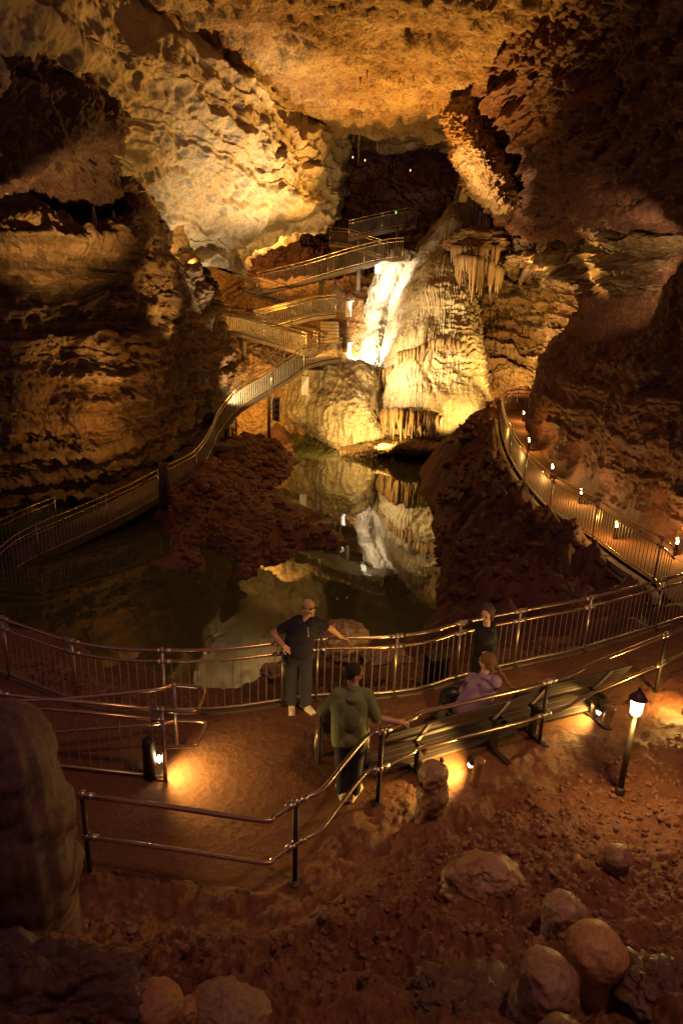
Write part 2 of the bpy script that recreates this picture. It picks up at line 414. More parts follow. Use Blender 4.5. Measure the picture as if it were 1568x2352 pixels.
gl([(640, 960), (560, 960), (500, 1000), (430, 1050)], -1.0); gl([(360, 1120)], -1.7); gl([(300, 1130), (240, 1150), (120, 1190), (0, 1230), (-200, 1280)], -2.4)
# foreground rising towards the camera
gl([(300, 2060), (675, 2040), (950, 1900), (1100, 1850), (100, 2060)], .03)
gl([(1250, 1770), (1400, 1720), (1560, 1640)], .03)
gl([(1300, 1900), (1500, 1800), (1600, 1700)], .15)
gl([(300, 2150), (700, 2150), (1000, 2020)], .30); gl([(1200, 2050), (1420, 1980), (1600, 1900)], .42)
gl([(0, 2150), (-200, 2100)], .5); gl([(1500, 2150), (1700, 2050)], .8)
gl([(0, 2360)], 1.6); gl([(250, 2360)], 1.25); gl([(600, 2360)], .85); gl([(900, 2360)], .85); gl([(1200, 2360)], 1.15); gl([(1500, 2360), (1750, 2360)], 1.45)
gl([(0, 2900), (784, 2900), (1568, 2900)], 1.9); gl([(-700, 2500), (2400, 2400)], 2.4)
gl([(2200, 1500), (2300, 1900), (-900, 1900)], 1.0)
for x in (-45, -25, -8, 5, 20, 45): gw(x, 46, -2.6)
for x, y in ((-40, 30), (-30, 20), (-22, 12), (-14, 5)): gw(x, y, 0 if y < 15 else -2.4)
for x, y in ((40, 30), (30, 20), (22, 12), (14, 4)): gw(x, y, 1.5)
for x in (-9, -5, -1, 3): gw(x, 33, -2.6)
G = np.array(GP)
G = G[G[:, 1] > .8]
def tocoord(x, y): return x / y, np.log(y)
ga, gb = tocoord(G[:, 0], G[:, 1])
pts2 = [Vector((a * 1.6, b)) for a, b in zip(ga, gb)]
vo, _, tris, ov, _, _ = delaunay_2d_cdt(pts2, [], [], 0, 1e-6)
zi = np.zeros(len(vo))
for i, src in enumerate(ov): zi[i] = np.mean([G[k, 2] for k in src]) if src else 0
NA, NB = 760, 640
A1 = np.concatenate([np.linspace(-2.6, -.96, 48)[:-1], np.linspace(-.96, .96, NA - 94), np.linspace(.96, 2.6, 48)[1:]]); B1 = np.linspace(math.log(1.0), math.log(44), NB)
AA, BB = np.meshgrid(A1, B1)
ZZ = np.full(AA.shape, np.nan)
for t in tris:
    (x0, y0), (x1, y1), (x2, y2) = [(vo[k][0] / 1.6, vo[k][1]) for k in t]
    ia = np.searchsorted(A1, [min(x0, x1, x2), max(x0, x1, x2)]); ib = np.searchsorted(B1, [min(y0, y1, y2), max(y0, y1, y2)])
    sa, sb = slice(max(ia[0] - 1, 0), ia[1] + 1), slice(max(ib[0] - 1, 0), ib[1] + 1)
    X, Y = AA[sb, sa], BB[sb, sa]; det = (y1 - y2) * (x0 - x2) + (x2 - x1) * (y0 - y2)
    if abs(det) < 1e-12 or X.size == 0: continue
    l0 = ((y1 - y2) * (X - x2) + (x2 - x1) * (Y - y2)) / det; l1 = ((y2 - y0) * (X - x2) + (x0 - x2) * (Y - y2)) / det; l2 = 1 - l0 - l1
    m = (l0 > -1e-4) & (l1 > -1e-4) & (l2 > -1e-4)
    Z = ZZ[sb, sa]; Z[m] = (l0 * zi[t[0]] + l1 * zi[t[1]] + l2 * zi[t[2]])[m]
ZZ = np.where(np.isnan(ZZ), np.where(AA < 0, 0.0, 1.0), ZZ)
def blur(Z, k, it):
    for _ in range(it):
        c = np.cumsum(np.pad(Z, ((k + 1, k), (0, 0)), 'edge'), 0); Z = (c[2 * k + 1:] - c[:-2 * k - 1]) / (2 * k + 1)
        c = np.cumsum(np.pad(Z, ((0, 0), (k + 1, k)), 'edge'), 1); Z = (c[:, 2 * k + 1:] - c[:, :-2 * k - 1]) / (2 * k + 1)
    return Z
ZZ = blur(ZZ, 3, 2)
YY = np.exp(BB); XX = AA * YY
xf, yf = XX.ravel(), YY.ravel()
pin = inside(xf, yf, PATH_POLY); dp = dist_poly(xf, yf, PATH_POLY)
mask = np.where(pin, 0, sstep(0.03, .5, dp))
p3 = np.stack([xf, yf, np.zeros_like(xf)], 1)
far = sstep(9, 16, yf)
n1 = fbm(p3 / 1.3, 4, .5, 3); rd = ridged(p3 / np.array([1.1, 1.1, 1]), 3, .5, 5)
w1, w2 = worley(p3 / .22, 2); w3, w4 = worley(p3 / .09, 8)
kpen = sstep(20, 13, yf + 0 * xf)
jm = sstep(0.12, .2, xf / yf) * sstep(10.5, 12.5, yf)                    # the rocky right bank
lm = sstep(.08, -.02, xf / yf) * sstep(13, 15, yf)                     # rubble left bank
w5, w6 = worley(p3 / .55 + .3 * np.stack([n1, n1, n1], 1), 4)
d = .16 * n1 + sstep(7, 5, yf) * (.05 * ridged(p3 / .4, 3, .6, 91) + .035 * fbm(p3 / .13, 3, .6, 92)) + .10 * (w2 - w1) * (.3 + lm * .9) + .035 * (w4 - w3) + jm * (.42 * fbm(p3 / 2.1 + 9, 4, .55, 21) + .25 * rd + .22 * (w6 - w5) + .10 * ridged(p3 / .5, 3, .6, 93) + .16 * (worley(p3 / 1.1 + .4 * n1[:, None], 94)[1] - worley(p3 / 1.1 + .4 * n1[:, None], 94)[0]))
fg = sstep(6.5, 3.5, yf)
d = d * np.where(fg > 0, 1 + .25 * fg, 1)
d = d + lm * .15 * (w6 - w5)
d = d + sstep(13, 9, yf) * sstep(8, 10, yf) * .10 * (w6 - w5)
z = ZZ.ravel() + d * mask
z = np.where(pin, np.minimum(z, -.05 + np.where(yf > 20, .35 * sstep(20, 29, yf), 0) - .05), z)
df = dist_poly(xf, yf, FRONT, False)
edge = df < .7
ez = .012 + .035 * fbm(p3 / .35, 3, .6, 77) + .03 * (w4 - w3) - np.where(pin, sstep(.02, .30, df) * .10, 0)
bl = sstep(.7, .3, df); z = np.where(edge, z * (1 - bl) + ez * bl, z)
GZ = z.reshape(NB, NA)
ground = sheet('cave_ground', np.stack([xf, yf, z], 1).reshape(NB, NA, 3), M_CLAY, kind='structure', label='red clay and rock floor of the cave around the pool')
def ground_z(x, y):
    ia = min(int(np.searchsorted(A1, x / y)), NA - 1); ib = np.clip((math.log(y) - B1[0]) / (B1[1] - B1[0]), 0, NB - 1.001)
    return float(GZ[int(round(ib)), int(round(ia))])
# rocky bank material by region (solid rock on the right bank, stones on the left)
ground.data.materials.append(M_DARK); ground.data.materials.append(M_RUBBLE)
cx = (XX[:-1, :-1] + XX[1:, 1:]) / 2; cy = (YY[:-1, :-1] + YY[1:, 1:]) / 2
q3 = np.stack([cx.ravel(), cy.ravel(), 0 * cx.ravel()], 1); wob = .05 * fbm(q3 / .6, 3, .6, 40).reshape(cx.shape)
mi = np.zeros(cx.shape, np.int32)
mi[((cx / cy + wob) > .13) & (cy > 10.8) & (cx / cy < .6)] = 1
mi[((cx / cy + wob) < .05) & (cy + 8 * wob > 12.5)] = 2
ground.data.polygons.foreach_set('material_index', mi.ravel())

# earth path: one sheet over the path outline
tri = tessellate_polygon([[Vector((p[0], p[1], 0)) for p in PATH_POLY]])
me = bpy.data.meshes.new('earth_path'); me.from_pydata([(p[0], p[1], p[2]) for p in PATH_POLY], [], [tuple(t) for t in tri])
link('path', me, M_PATH, smooth=False, kind='structure', label='trodden brown earth path and viewing platform beside the pool')

# water
M_WATER, nt, b = new_mat('pool_water')
b.inputs['Base Color'].default_value = (.075, .085, .03, 1); b.inputs['Roughness'].default_value = .025; b.inputs['Specular IOR Level'].default_value = 1.0
b.inputs['IOR'].default_value = 1.5
tc = N(nt, 'ShaderNodeTexCoord'); no = N(nt, 'ShaderNodeTexNoise'); no.inputs['Scale'].default_value = 1.1; no.inputs['Detail'].default_value = 3
nt.links.new(tc.outputs['Object'], no.inputs['Vector']); bp = N(nt, 'ShaderNodeBump'); bp.inputs['Strength'].default_value = .10; bp.inputs['Distance'].default_value = .03
nt.links.new(no.outputs['Fac'], bp.inputs['Height']); nt.links.new(bp.outputs['Normal'], b.inputs['Normal'])
me = bpy.data.meshes.new('water'); me.from_pydata([(-24, 9, WZ), (12, 9, WZ), (12, 42, WZ), (-24, 42, WZ)], [], [(0, 1, 2, 3)])
link('water', me, M_WATER, smooth=False, kind='structure', label='still dark green pool water reflecting the lit flowstone')

# ---------------------------------------------------------------- cave walls
def chunky(L, amp, st=0., seed=0, hole=0., rid=1., sw=.8, brk=.12, tilt=(0.05, -.1, 1.), fine=1., cell=1.):
    tl = np.array(tilt) / np.linalg.norm(tilt)
    def fn(p, n):
        w = fbm(p / (L * 1.7) + 5, 3, .5, seed + 9)
        d = amp * (.75 * fbm(p / L, 4, .52, seed) + .30 * rid * ridged(p / (L * .55) + w[:, None] * .6, 3, .55, seed + 3))
        q = p / (L * .16); d += amp * .13 * fine * rid * (ridged(q * np.array([1, 1, 1.4]), 3, .6, seed + 5))
        a, b_ = worley(p / (L * .38) + .5 * w[:, None], seed + 2); d += amp * .20 * cell * (b_ - a - .3)
        d -= hole * amp * sstep(.34, .16, worley(p / (L * .30) * np.array([1, 1, 1.3]) + 7, seed + 6)[0])
        if st:
            h = (p @ tl) / (L * .30) + sw * w + .25 * fbm(p / (L * .5), 3, .5, seed + 31)
            h = h + brk * (b_ - a) + brk * .2 * perlin(p / (L * .09), seed + 71)
            s = h - np.floor(h); led = s * s * (1 - sstep(.82, 1, s)) * 1.6
            h2 = h * 2.7 + .5 * w; s2 = h2 - np.floor(h2); led2 = s2 * (1 - sstep(.8, 1, s2))
            d += st * amp * (led + .4 * led2) * (.55 + .6 * fbm(p / (L * 1.3) + 2, 2, .5, seed + 44))
        d += amp * .16 * fine * fbm(p / (L * .10), 3, .6, seed + 23)
        return d
    return fn
def wall(name, rows, nr, nc, mat, fn, label, edge=True, **kw):
    A = net(rows, nr, nc); A, fl = displace(A, fn)
    return sheet(name, A, mat, kind='structure', label=label)

# ceiling: an almost level slab of rock with pits, dropping away at the back
cu = np.linspace(-24, 26, 520); cv = np.linspace(9, 50, 420)
CXX, CYY = np.meshgrid(cu, cv)
CZ = 12.75 + .35 * sstep(30, 24, CYY) - .25 * sstep(34, 36.6, CYY) + 1.6 * sstep(37.2, 38.2, CYY)
pc = np.stack([CXX.ravel(), CYY.ravel(), CZ.ravel()], 1)
w1, w2 = worley(pc / 1.5, 3); w3, w4 = worley(pc / .5, 5)
wp = np.stack([fbm(pc / 1.1 + 9, 3, .5, 61)] * 3, 1) * .35
w1, w2 = worley((pc + wp * 2) / 2.4, 3); w3, w4 = worley((pc + wp) / .8 * np.array([1, .7, 1]), 5)
dz = .32 * fbm(pc / 3.5, 3, .5, 2) + .15 * fbm(pc / .8 * np.array([.5, 1.6, 1]), 5, .7, 7) + .9 * sstep(.27, .17, w1) * sstep(-4, 0, CXX.ravel()) + .2 * sstep(.26, .10, w3) - .25 * sstep(.2, .5, fbm(pc / 1.6 * np.array([.6, 1.4, 1]), 4, .6, 88)) - .05 * ridged(pc / .5, 3, .6, 9)
crack = np.abs(fbm(pc / 6 * np.array([1, .35, 1]) + 3.2, 2, .5, 50)); dz += .35 * sstep(.03, .0, crack) * sstep(-.2, .4, fbm(pc / 4, 2, .5, 12))
pc[:, 2] += dz
sheet('cave_ceiling', pc.reshape(CXX.shape + (3,)), M_CEIL, kind='structure', label='amber lit limestone ceiling of the cave with pits and cracks')

wall('cave_wall_upper_left', [
    [(-260, -420, 12), (-80, -330, 15.5), (150, -110, 19.8), (360, 25, 23.5), (560, 145, 28.5), (690, 245, 34), (760, 292, 39), (800, 300, 44)],
    [(-260, -120, 12), (0, 30, 15.0), (250, 90, 19.5), (400, 150, 22.5), (560, 232, 27), (665, 280, 31.3), (722, 305, 34.5), (800, 320, 43)],
    [(-260, 100, 12.5), (0, 170, 15.5), (185, 190, 19.6), (400, 250, 23.2), (560, 290, 26.3), (672, 335, 29.8), (716, 350, 32.5), (805, 380, 43)],
    [(-260, 280, 13), (0, 310, 16.3), (200, 330, 20.2), (360, 360, 23.5), (540, 385, 26.4), (672, 420, 29.6), (712, 425, 32), (800, 450, 43)],
    [(-260, 400, 15.5), (0, 420, 18.5), (150, 440, 21.5), (300, 440, 24), (500, 460, 27), (650, 480, 29.8), (698, 480, 32), (770, 520, 42)],
    [(-260, 470, 18), (0, 480, 20.5), (160, 500, 23), (320, 520, 25), (430, 530, 27.3), (510, 540, 29.6), (540, 548, 31.5), (600, 580, 42)],
    [(-260, 560, 20), (0, 560, 22), (200, 600, 24), (380, 620, 26), (450, 610, 28), (505, 615, 29.8), (528, 626, 31.5), (560, 640, 42)],
], 560, 620, M_CREAM, chunky(3.8, .50, .85, 1, .35, fine=.6, rid=.6, cell=.8, sw=.5, brk=.25, tilt=(.42, -.1, 1.)), 'pale scalloped upper left wall of the cave jutting out as a nose')
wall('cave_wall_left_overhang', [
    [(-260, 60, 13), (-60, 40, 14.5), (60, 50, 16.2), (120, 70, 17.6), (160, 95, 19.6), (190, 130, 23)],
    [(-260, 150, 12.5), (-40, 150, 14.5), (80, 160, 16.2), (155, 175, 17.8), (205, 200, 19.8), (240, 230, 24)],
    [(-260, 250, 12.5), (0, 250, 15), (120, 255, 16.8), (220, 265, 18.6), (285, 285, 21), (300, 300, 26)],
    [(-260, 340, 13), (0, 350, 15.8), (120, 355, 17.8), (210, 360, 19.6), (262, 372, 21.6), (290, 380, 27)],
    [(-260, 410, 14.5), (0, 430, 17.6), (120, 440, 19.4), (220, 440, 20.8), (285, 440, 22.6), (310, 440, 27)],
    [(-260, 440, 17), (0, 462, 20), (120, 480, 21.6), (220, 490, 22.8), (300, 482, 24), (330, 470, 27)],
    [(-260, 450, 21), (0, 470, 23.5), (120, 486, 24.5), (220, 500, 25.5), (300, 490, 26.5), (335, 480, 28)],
], 380, 400, M_MAROON_SHADE, chunky(2.6, .45, .5, 14, .5, tilt=(-.5, -.1, 1), sw=.6, brk=.3), 'maroon rock overhanging the pale ledge at left, its shade painted dark')
wall('cave_wall_lower_left', [
    [(-260, 400, 23), (0, 462, 22.5), (100, 476, 23), (200, 500, 24), (270, 490, 24.5), (330, 470, 25.5), (372, 540, 28), (420, 600, 31)],
    [(-260, 450, 17.2), (0, 478, 18), (100, 492, 19), (200, 518, 20.3), (270, 500, 21.2), (320, 478, 22), (362, 530, 24), (400, 600, 30)],
    [(-260, 530, 15.6), (0, 530, 16.6), (100, 545, 18), (200, 560, 19.2), (280, 565, 20.6), (330, 560, 21.6), (378, 588, 24), (440, 640, 32)],
    [(-260, 610, 16.8), (0, 610, 17.8), (100, 610, 19), (200, 615, 20.3), (300, 620, 21.6), (380, 625, 23.2), (452, 628, 27), (475, 640, 34)],
    [(-260, 750, 17.4), (0, 740, 18.3), (120, 740, 19.4), (240, 740, 20.4), (350, 740, 21.8), (430, 740, 24.2), (486, 745, 28.5), (505, 760, 35)],
    [(-260, 880, 17.4), (0, 880, 18.2), (120, 870, 19.2), (230, 870, 20.2), (330, 870, 21.8), (440, 870, 25), (530, 850, 31), (580, 850, 36)],
    [(-260, 1040, 18.5), (0, 1040, 19.3), (120, 1030, 20), (240, 1015, 20.8), (330, 1000, 23), (430, 980, 26), (540, 930, 31.5), (620, 930, 36)],
    [(-260, 1180, 19.0), (0, 1180, 20.2), (120, 1160, 21.2), (240, 1120, 22.8), (340, 1080, 25), (420, 1050, 27.5), (520, 990, 32), (620, 985, 35)],
    [(-260, 1310, 19.5), (0, 1280, 20.5), (120, 1250, 22), (240, 1210, 23.5), (340, 1170, 25.5), (420, 1130, 28), (520, 1070, 32.5), (620, 1040, 35)],
], 640, 560, M_STRATA, chunky(3.0, .42, 1.15, 12, .5, tilt=(.04, -.05, 1), sw=.30, brk=.30), 'layered lower left wall of the cave with lit ledges')
wall('cave_slope_behind_walkways', [
    [(440, 590, 33), (560, 636, 40), (700, 640, 43), (820, 630, 44), (960, 600, 45), (1000, 590, 46)],
    [(450, 640, 36), (560, 690, 40), (680, 700, 41), (800, 700, 41), (860, 690, 40.5), (960, 690, 41)],
    [(480, 700, 35.5), (560, 750, 38), (680, 750, 39), (790, 740, 39), (840, 740, 38), (960, 740, 39)],
    [(490, 780, 35), (580, 810, 36.4), (690, 800, 37.5), (780, 800, 37.5), (830, 790, 37), (950, 800, 38)],
    [(530, 860, 33.2), (610, 870, 34.8), (690, 865, 35.5), (780, 850, 36), (850, 850, 36), (950, 860, 37)],
    [(540, 960, 32.5), (600, 950, 33.3), (660, 940, 34.8), (700, 930, 35.5), (800, 940, 36), (950, 950, 36)],
    [(520, 1080, 33), (600, 1060, 33.6), (660, 1050, 34.5), (720, 1040, 35.5), (800, 1050, 36), (950, 1060, 36)],
], 420, 420, M_OCHRE, chunky(2.0, .40, .2, 22, .3), 'brown rubble slope under and behind the zigzag walkways')
wall('cave_wall_back_chamber', [
    [(520, 230, 46), (700, 250, 50), (860, 255, 54), (1000, 255, 54), (1250, 250, 50)],
    [(480, 400, 43), (640, 400, 47), (860, 400, 54), (1000, 400, 54), (1250, 400, 50)],
    [(480, 500, 41), (640, 500, 45), (800, 500, 52), (1000, 500, 52), (1250, 500, 49)],
    [(480, 580, 41), (640, 590, 44), (800, 590, 48), (1000, 580, 49), (1250, 600, 48)],
    [(480, 700, 41), (640, 700, 44), (800, 700, 46), (1000, 700, 46), (1250, 700, 46)],
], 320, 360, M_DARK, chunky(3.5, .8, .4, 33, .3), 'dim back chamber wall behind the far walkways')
# low rock mass under the walkway landing
wall('lower_rock_by_pool', [
    [(640, 830, 37), (715, 822, 36), (790, 812, 35), (845, 842, 34.6), (890, 850, 36)],
    [(640, 862, 36), (700, 852, 34.4), (770, 845, 33.4), (840, 872, 33.2), (890, 890, 35)],
    [(640, 915, 35.5), (690, 905, 33.8), (765, 910, 32.6), (845, 925, 32.2), (895, 950, 34.5)],
    [(640, 950, 35.5), (684, 948, 33.6), (760, 960, 32.2), (850, 975, 31.8), (895, 990, 34)],
    [(650, 975, 36), (690, 965, 33.8), (758, 1005, 32), (850, 1012, 31.6), (900, 1010, 33)],
    [(665, 980, 37), (700, 975, 35), (765, 1035, 32.6), (850, 1046, 32), (905, 1046, 33)],
    [(680, 1030, 38), (710, 1030, 36), (775, 1060, 33.5), (850, 1064, 33), (905, 1064, 34)],
], 300, 300, M_FLOW, lambda p, n: .34 * fbm(p / 1.7, 3, .5, 41) + .07 * ridged(p / np.array([.4, .4, 1.6]) + .5 * fbm(p / 1.2, 2, .5, 4)[:, None], 3, .55, 42) + .10 * (worley(p / .55, 43)[1] - worley(p / .55, 43)[0]) + .05 * fbm(p / .2, 3, .6, 44), 'rounded calcite rock mass at the far edge of the pool')
# right side
wall('cave_wall_upper_right', [
    [(1185, -160, 34), (1150, -150, 29), (1230, -160, 24.5), (1350, -180, 20.5), (1500, -200, 16.5), (1850, -220, 11)],
    [(1120, 40, 36), (1105, 55, 30), (1180, 50, 25.5), (1330, 40, 21.5), (1500, 30, 17.5), (1850, 10, 11.5)],
    [(1085, 165, 37), (1062, 178, 30.6), (1145, 185, 27), (1300, 185, 22.5), (1480, 185, 18.5), (1850, 190, 12)],
    [(1040, 258, 38), (1018, 262, 31.8), (1120, 292, 30.2), (1280, 320, 24.8), (1450, 330, 19.8), (1850, 350, 13)],
    [(1075, 350, 38), (1060, 352, 34), (1165, 388, 31.2), (1270, 420, 26.2), (1420, 430, 21.5), (1850, 430, 14)],
    [(1110, 430, 38), (1105, 440, 35), (1185, 462, 32), (1250, 480, 28.6), (1400, 500, 23), (1850, 470, 15)],
    [(1160, 500, 38), (1150, 500, 35.6), (1185, 520, 33.5), (1260, 548, 29.6), (1420, 530, 24.5), (1850, 470, 18)],
    [(1180, 555, 40), (1185, 560, 38.5), (1220, 566, 36), (1300, 560, 32), (1440, 520, 27), (1850, 460, 21)],
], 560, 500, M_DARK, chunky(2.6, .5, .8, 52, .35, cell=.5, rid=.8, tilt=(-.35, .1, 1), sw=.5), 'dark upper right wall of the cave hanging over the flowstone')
wall('hanging_boulder_edge', [
    [(1105, 120, 36), (1085, 130, 31.6), (1105, 132, 30.2), (1130, 135, 29.9), (1160, 140, 30.8)],
    [(1090, 165, 36), (1050, 185, 31.4), (1078, 182, 29.9), (1118, 188, 29.7), (1155, 195, 30.8)],
    [(1075, 205, 36), (1019, 246, 31.7), (1052, 246, 29.6), (1110, 255, 29.6), (1150, 260, 31)],
    [(1085, 290, 36), (1026, 300, 31.6), (1058, 300, 29.2), (1120, 310, 29.2), (1170, 330, 31)],
    [(1095, 360, 36), (1036, 345, 31.6), (1082, 355, 29.2), (1140, 375, 29.0), (1186, 400, 31)],
    [(1110, 415, 36), (1055, 390, 32.0), (1100, 402, 29.6), (1150, 420, 29.2), (1192, 440, 30.6)],
    [(1125, 455, 37), (1078, 432, 32.6), (1120, 448, 30.2), (1160, 462, 30.0), (1192, 466, 31.4)],
    [(1140, 475, 38), (1096, 452, 34.4), (1135, 476, 32.6), (1165, 482, 32.4), (1196, 480, 33.4)],
], 300, 240, M_LIP, chunky(1.3, .36, .3, 57, .8, fine=1.3, cell=1.8), 'rough ochre boulder edge hanging below the dark wall')
wall('cave_ledges_right', [
    [(1120, 548, 42), (1180, 556, 37), (1290, 552, 31.5), (1380, 530, 28), (1480, 492, 24.5), (1568, 440, 21.5), (1850, 330, 17)],
    [(1120, 575, 40), (1190, 580, 35.5), (1290, 578, 30), (1380, 565, 26), (1480, 535, 22.6), (1568, 500, 20), (1850, 440, 15)],
    [(1120, 605, 41), (1200, 608, 36), (1290, 605, 30.8), (1380, 612, 25.8), (1480, 610, 22.4), (1568, 600, 19.4), (1850, 580, 14.5)],
    [(1120, 640, 42), (1230, 640, 38), (1300, 650, 31), (1390, 670, 26), (1490, 680, 22), (1568, 690, 18.8), (1850, 700, 13.5)],
], 260, 420, M_STRATA, chunky(2.2, .5, 1.5, 63, .6, tilt=(-.03, -.05, 1), sw=.4), 'pale layered ledges on the right wall')
wall('cave_wall_right', [
    [(1350, 590, 34), (1300, 590, 29.8), (1345, 590, 27.6), (1420, 590, 24.8), (1500, 590, 21.8), (1600, 590, 18.5), (1850, 590, 13.2)],
    [(1370, 660, 34), (1338, 660, 29), (1385, 660, 26), (1440, 660, 23.6), (1510, 660, 20.6), (1600, 660, 17.3), (1850, 660, 12.8)],
    [(1350, 750, 34), (1312, 755, 28.6), (1355, 750, 25), (1420, 750, 22), (1500, 750, 19), (1600, 750, 16), (1850, 750, 12.4)],
    [(1280, 815, 34), (1242, 822, 28.4), (1290, 830, 24), (1380, 840, 20.6), (1480, 850, 17.6), (1600, 860, 15), (1850, 870, 12)],
    [(1250, 900, 33), (1220, 900, 28), (1270, 920, 23.6), (1370, 940, 20), (1480, 960, 17), (1600, 980, 14.5), (1850, 1000, 12)],
    [(1245, 990, 32), (1219, 1000, 27.2), (1272, 1040, 22.6), (1362, 1080, 19.5), (1462, 1130, 16.8), (1600, 1180, 14), (1850, 1200, 11.7)],
    [(1250, 1040, 31), (1225, 1050, 26), (1285, 1105, 21.8), (1375, 1160, 18.8), (1475, 1215, 16.2), (1610, 1280, 13.6), (1850, 1300, 11.4)],
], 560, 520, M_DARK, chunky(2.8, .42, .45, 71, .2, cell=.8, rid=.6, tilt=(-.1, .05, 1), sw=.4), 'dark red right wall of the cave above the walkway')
wall('cave_wall_behind_flowstone', [
    [(1010, 545, 43), (1120, 560, 41.5), (1200, 575, 39.5), (1290, 590, 37.5), (1420, 600, 35)],
    [(1020, 640, 42), (1120, 650, 39.5), (1200, 655, 38.5), (1290, 655, 35.8), (1420, 655, 33)],
    [(1020, 740, 40), (1120, 745, 38), (1200, 745, 37), (1280, 745, 35), (1420, 750, 33)],
    [(1020, 840, 38), (1120, 850, 36), (1180, 850, 35), (1260, 850, 34), (1420, 850, 33)],
    [(1020, 930, 36), (1120, 920, 34.5), (1180, 915, 34), (1250, 915, 33), (1420, 920, 32)],
    [(1020, 1010, 35), (1120, 1000, 34), (1180, 990, 33.5), (1250, 990, 32.5), (1420, 1000, 31)],
], 360, 340, M_BROWN, chunky(2.1, .5, .9, 82, .6, fine=1.1, brk=.3, sw=.5), 'amber lit pitted wall to the right of the flowstone')

# ---------------------------------------------------------------- the flowstone
def flow_fn(seed, amp, ripples=0., nr=620, nc=420, flut=26):
    def fn(p, n):
        T = np.tile(np.linspace(0, 1, nc), nr); S = np.repeat(np.linspace(0, 1, nr), nc)
        wob = fbm(p / 2.2, 3, .5, seed + 1)
        q = np.stack([T * flut + .7 * wob, S * 2.6, S * 0 + seed], 1); fl = ridged(q, 2, .5, seed); q2 = q * np.array([3.1, 3., 1]); f2 = fbm(q2, 3, .6, seed + 2)
        d = amp * (  .035 * fl * (.2 + 1.2 * sstep(-.1, .5, wob)) + .10 * f2 + .75 * fbm(p / np.array([2.6, 2.6, 3.6]), 3, .5, seed + 4) + .05 * fbm(p / .22, 3, .6, seed + 6))
        m = sstep(.44, .56, T + .12 * wob) * sstep(.30, .38, S) * sstep(.74, .66, S)
        m2 = sstep(.80, .84, T) * sstep(.96, .92, T) * sstep(.60, .7, S) * sstep(.97, .9, S)
        h = p[:, 2] * 3.3 + 1.1 * fbm(p / 1.0, 3, .5, seed + 8); s = h - np.floor(h)
        d += ripples * np.maximum(m, m2) * .11 * (sstep(0, .7, s) * (1 - sstep(.86, 1, s))) * (.75 + fbm(p / .45, 3, .5, seed + 3))
        for z0, x0, k in ((2.4, 6.4, 1.), (.2, 5.5, .7)):
            e = z0 + .6 * fbm(p / 1.9 + z0, 2, .5, seed + 60) + .25 * (p[:, 0] - x0)
            d += k * .30 * amp * sstep(e - .06, e + .12, p[:, 2]) * sstep(e + 2.5, e, p[:, 2])
        d -= .25 * amp * sstep(.04, 0, np.abs(T - .46 - .04 * np.sin(S * 9) - .05 * wob)) * sstep(.45, .6, S)
        return d
    return fn
FLOW = [
    [(1052, 424, 42.5), (1056, 424, 41.6), (1062, 424, 41), (1068, 424, 40.8), (1074, 426, 41.2), (1080, 430, 42.5)],
    [(1020, 482, 41.5), (1036, 476, 40), (1052, 474, 39.3), (1076, 480, 39.2), (1102, 490, 39.8), (1128, 500, 41.5)],
    [(958, 565, 40.5), (990, 560, 38.4), (1018, 560, 37.6), (1042, 560, 37.4), (1072, 560, 38), (1098, 566, 40)],
    [(905, 640, 39.5), (940, 636, 37), (982, 634, 35.8), (1030, 632, 35.6), (1068, 632, 36.2), (1092, 636, 38.5)],
    [(872, 730, 38), (912, 725, 35.8), (968, 722, 34.4), (1030, 720, 34.1), (1080, 720, 34.8), (1101, 722, 37)],
    [(858, 830, 36.5), (896, 830, 34.2), (956, 832, 33), (1030, 835, 32.7), (1086, 835, 33.4), (1108, 835, 35.5)],
    [(858, 905, 35), (890, 910, 33), (956, 915, 31.9), (1030, 915, 31.6), (1092, 905, 32.3), (1114, 900, 34)],
    [(872, 975, 34), (905, 985, 32.4), (962, 990, 31.3), (1030, 985, 31.1), (1098, 958, 31.8), (1122, 948, 33.4)],
    [(895, 1012, 34.5), (925, 1015, 33.6), (965, 1022, 32.8), (1030, 1020, 32.4), (1098, 1000, 32.6), (1125, 990, 34)],
]
flow_root = empty('flowstone', P(980, 1010, 33), label='huge pale flowstone cascade lit white on its left flank above the pool', cat='flowstone')
A = net(FLOW, 620, 420); A, _ = displace(A, flow_fn(90, .5, 1.))
sheet('calcite_flow', A, M_FLOW, flow_root)
A = net([
    [(900, 575, 39.6), (912, 570, 38.9), (930, 572, 38.6), (960, 580, 39)],
    [(868, 612, 39.6), (882, 610, 38.7), (905, 612, 38.2), (950, 620, 38.6)],
    [(845, 665, 39.3), (862, 662, 38.2), (885, 662, 37.5), (925, 670, 38)],
    [(826, 728, 38.6), (846, 728, 37.4), (872, 728, 36.7), (905, 735, 37.4)],
    [(816, 790, 38), (835, 795, 36.6), (862, 795, 35.9), (890, 800, 36.8)],
    [(806, 838, 37), (826, 846, 35.8), (852, 850, 35.3), (880, 850, 36.2)],
    [(812, 850, 38), (830, 856, 37), (850, 860, 36.4), (880, 862, 37)],
], 340, 160); A, _ = displace(A, lambda p, n: flow_fn(95, .35, 0, 340, 160, 12)(p, n) + .14 * ridged(p / 1.3, 3, .5, 8) - .45 * sstep(.22, .08, worley(p / 1.6, 15)[0]))
sheet('left_flank', A, M_FLOW, flow_root, label='blazing white left flank under the floodlights')
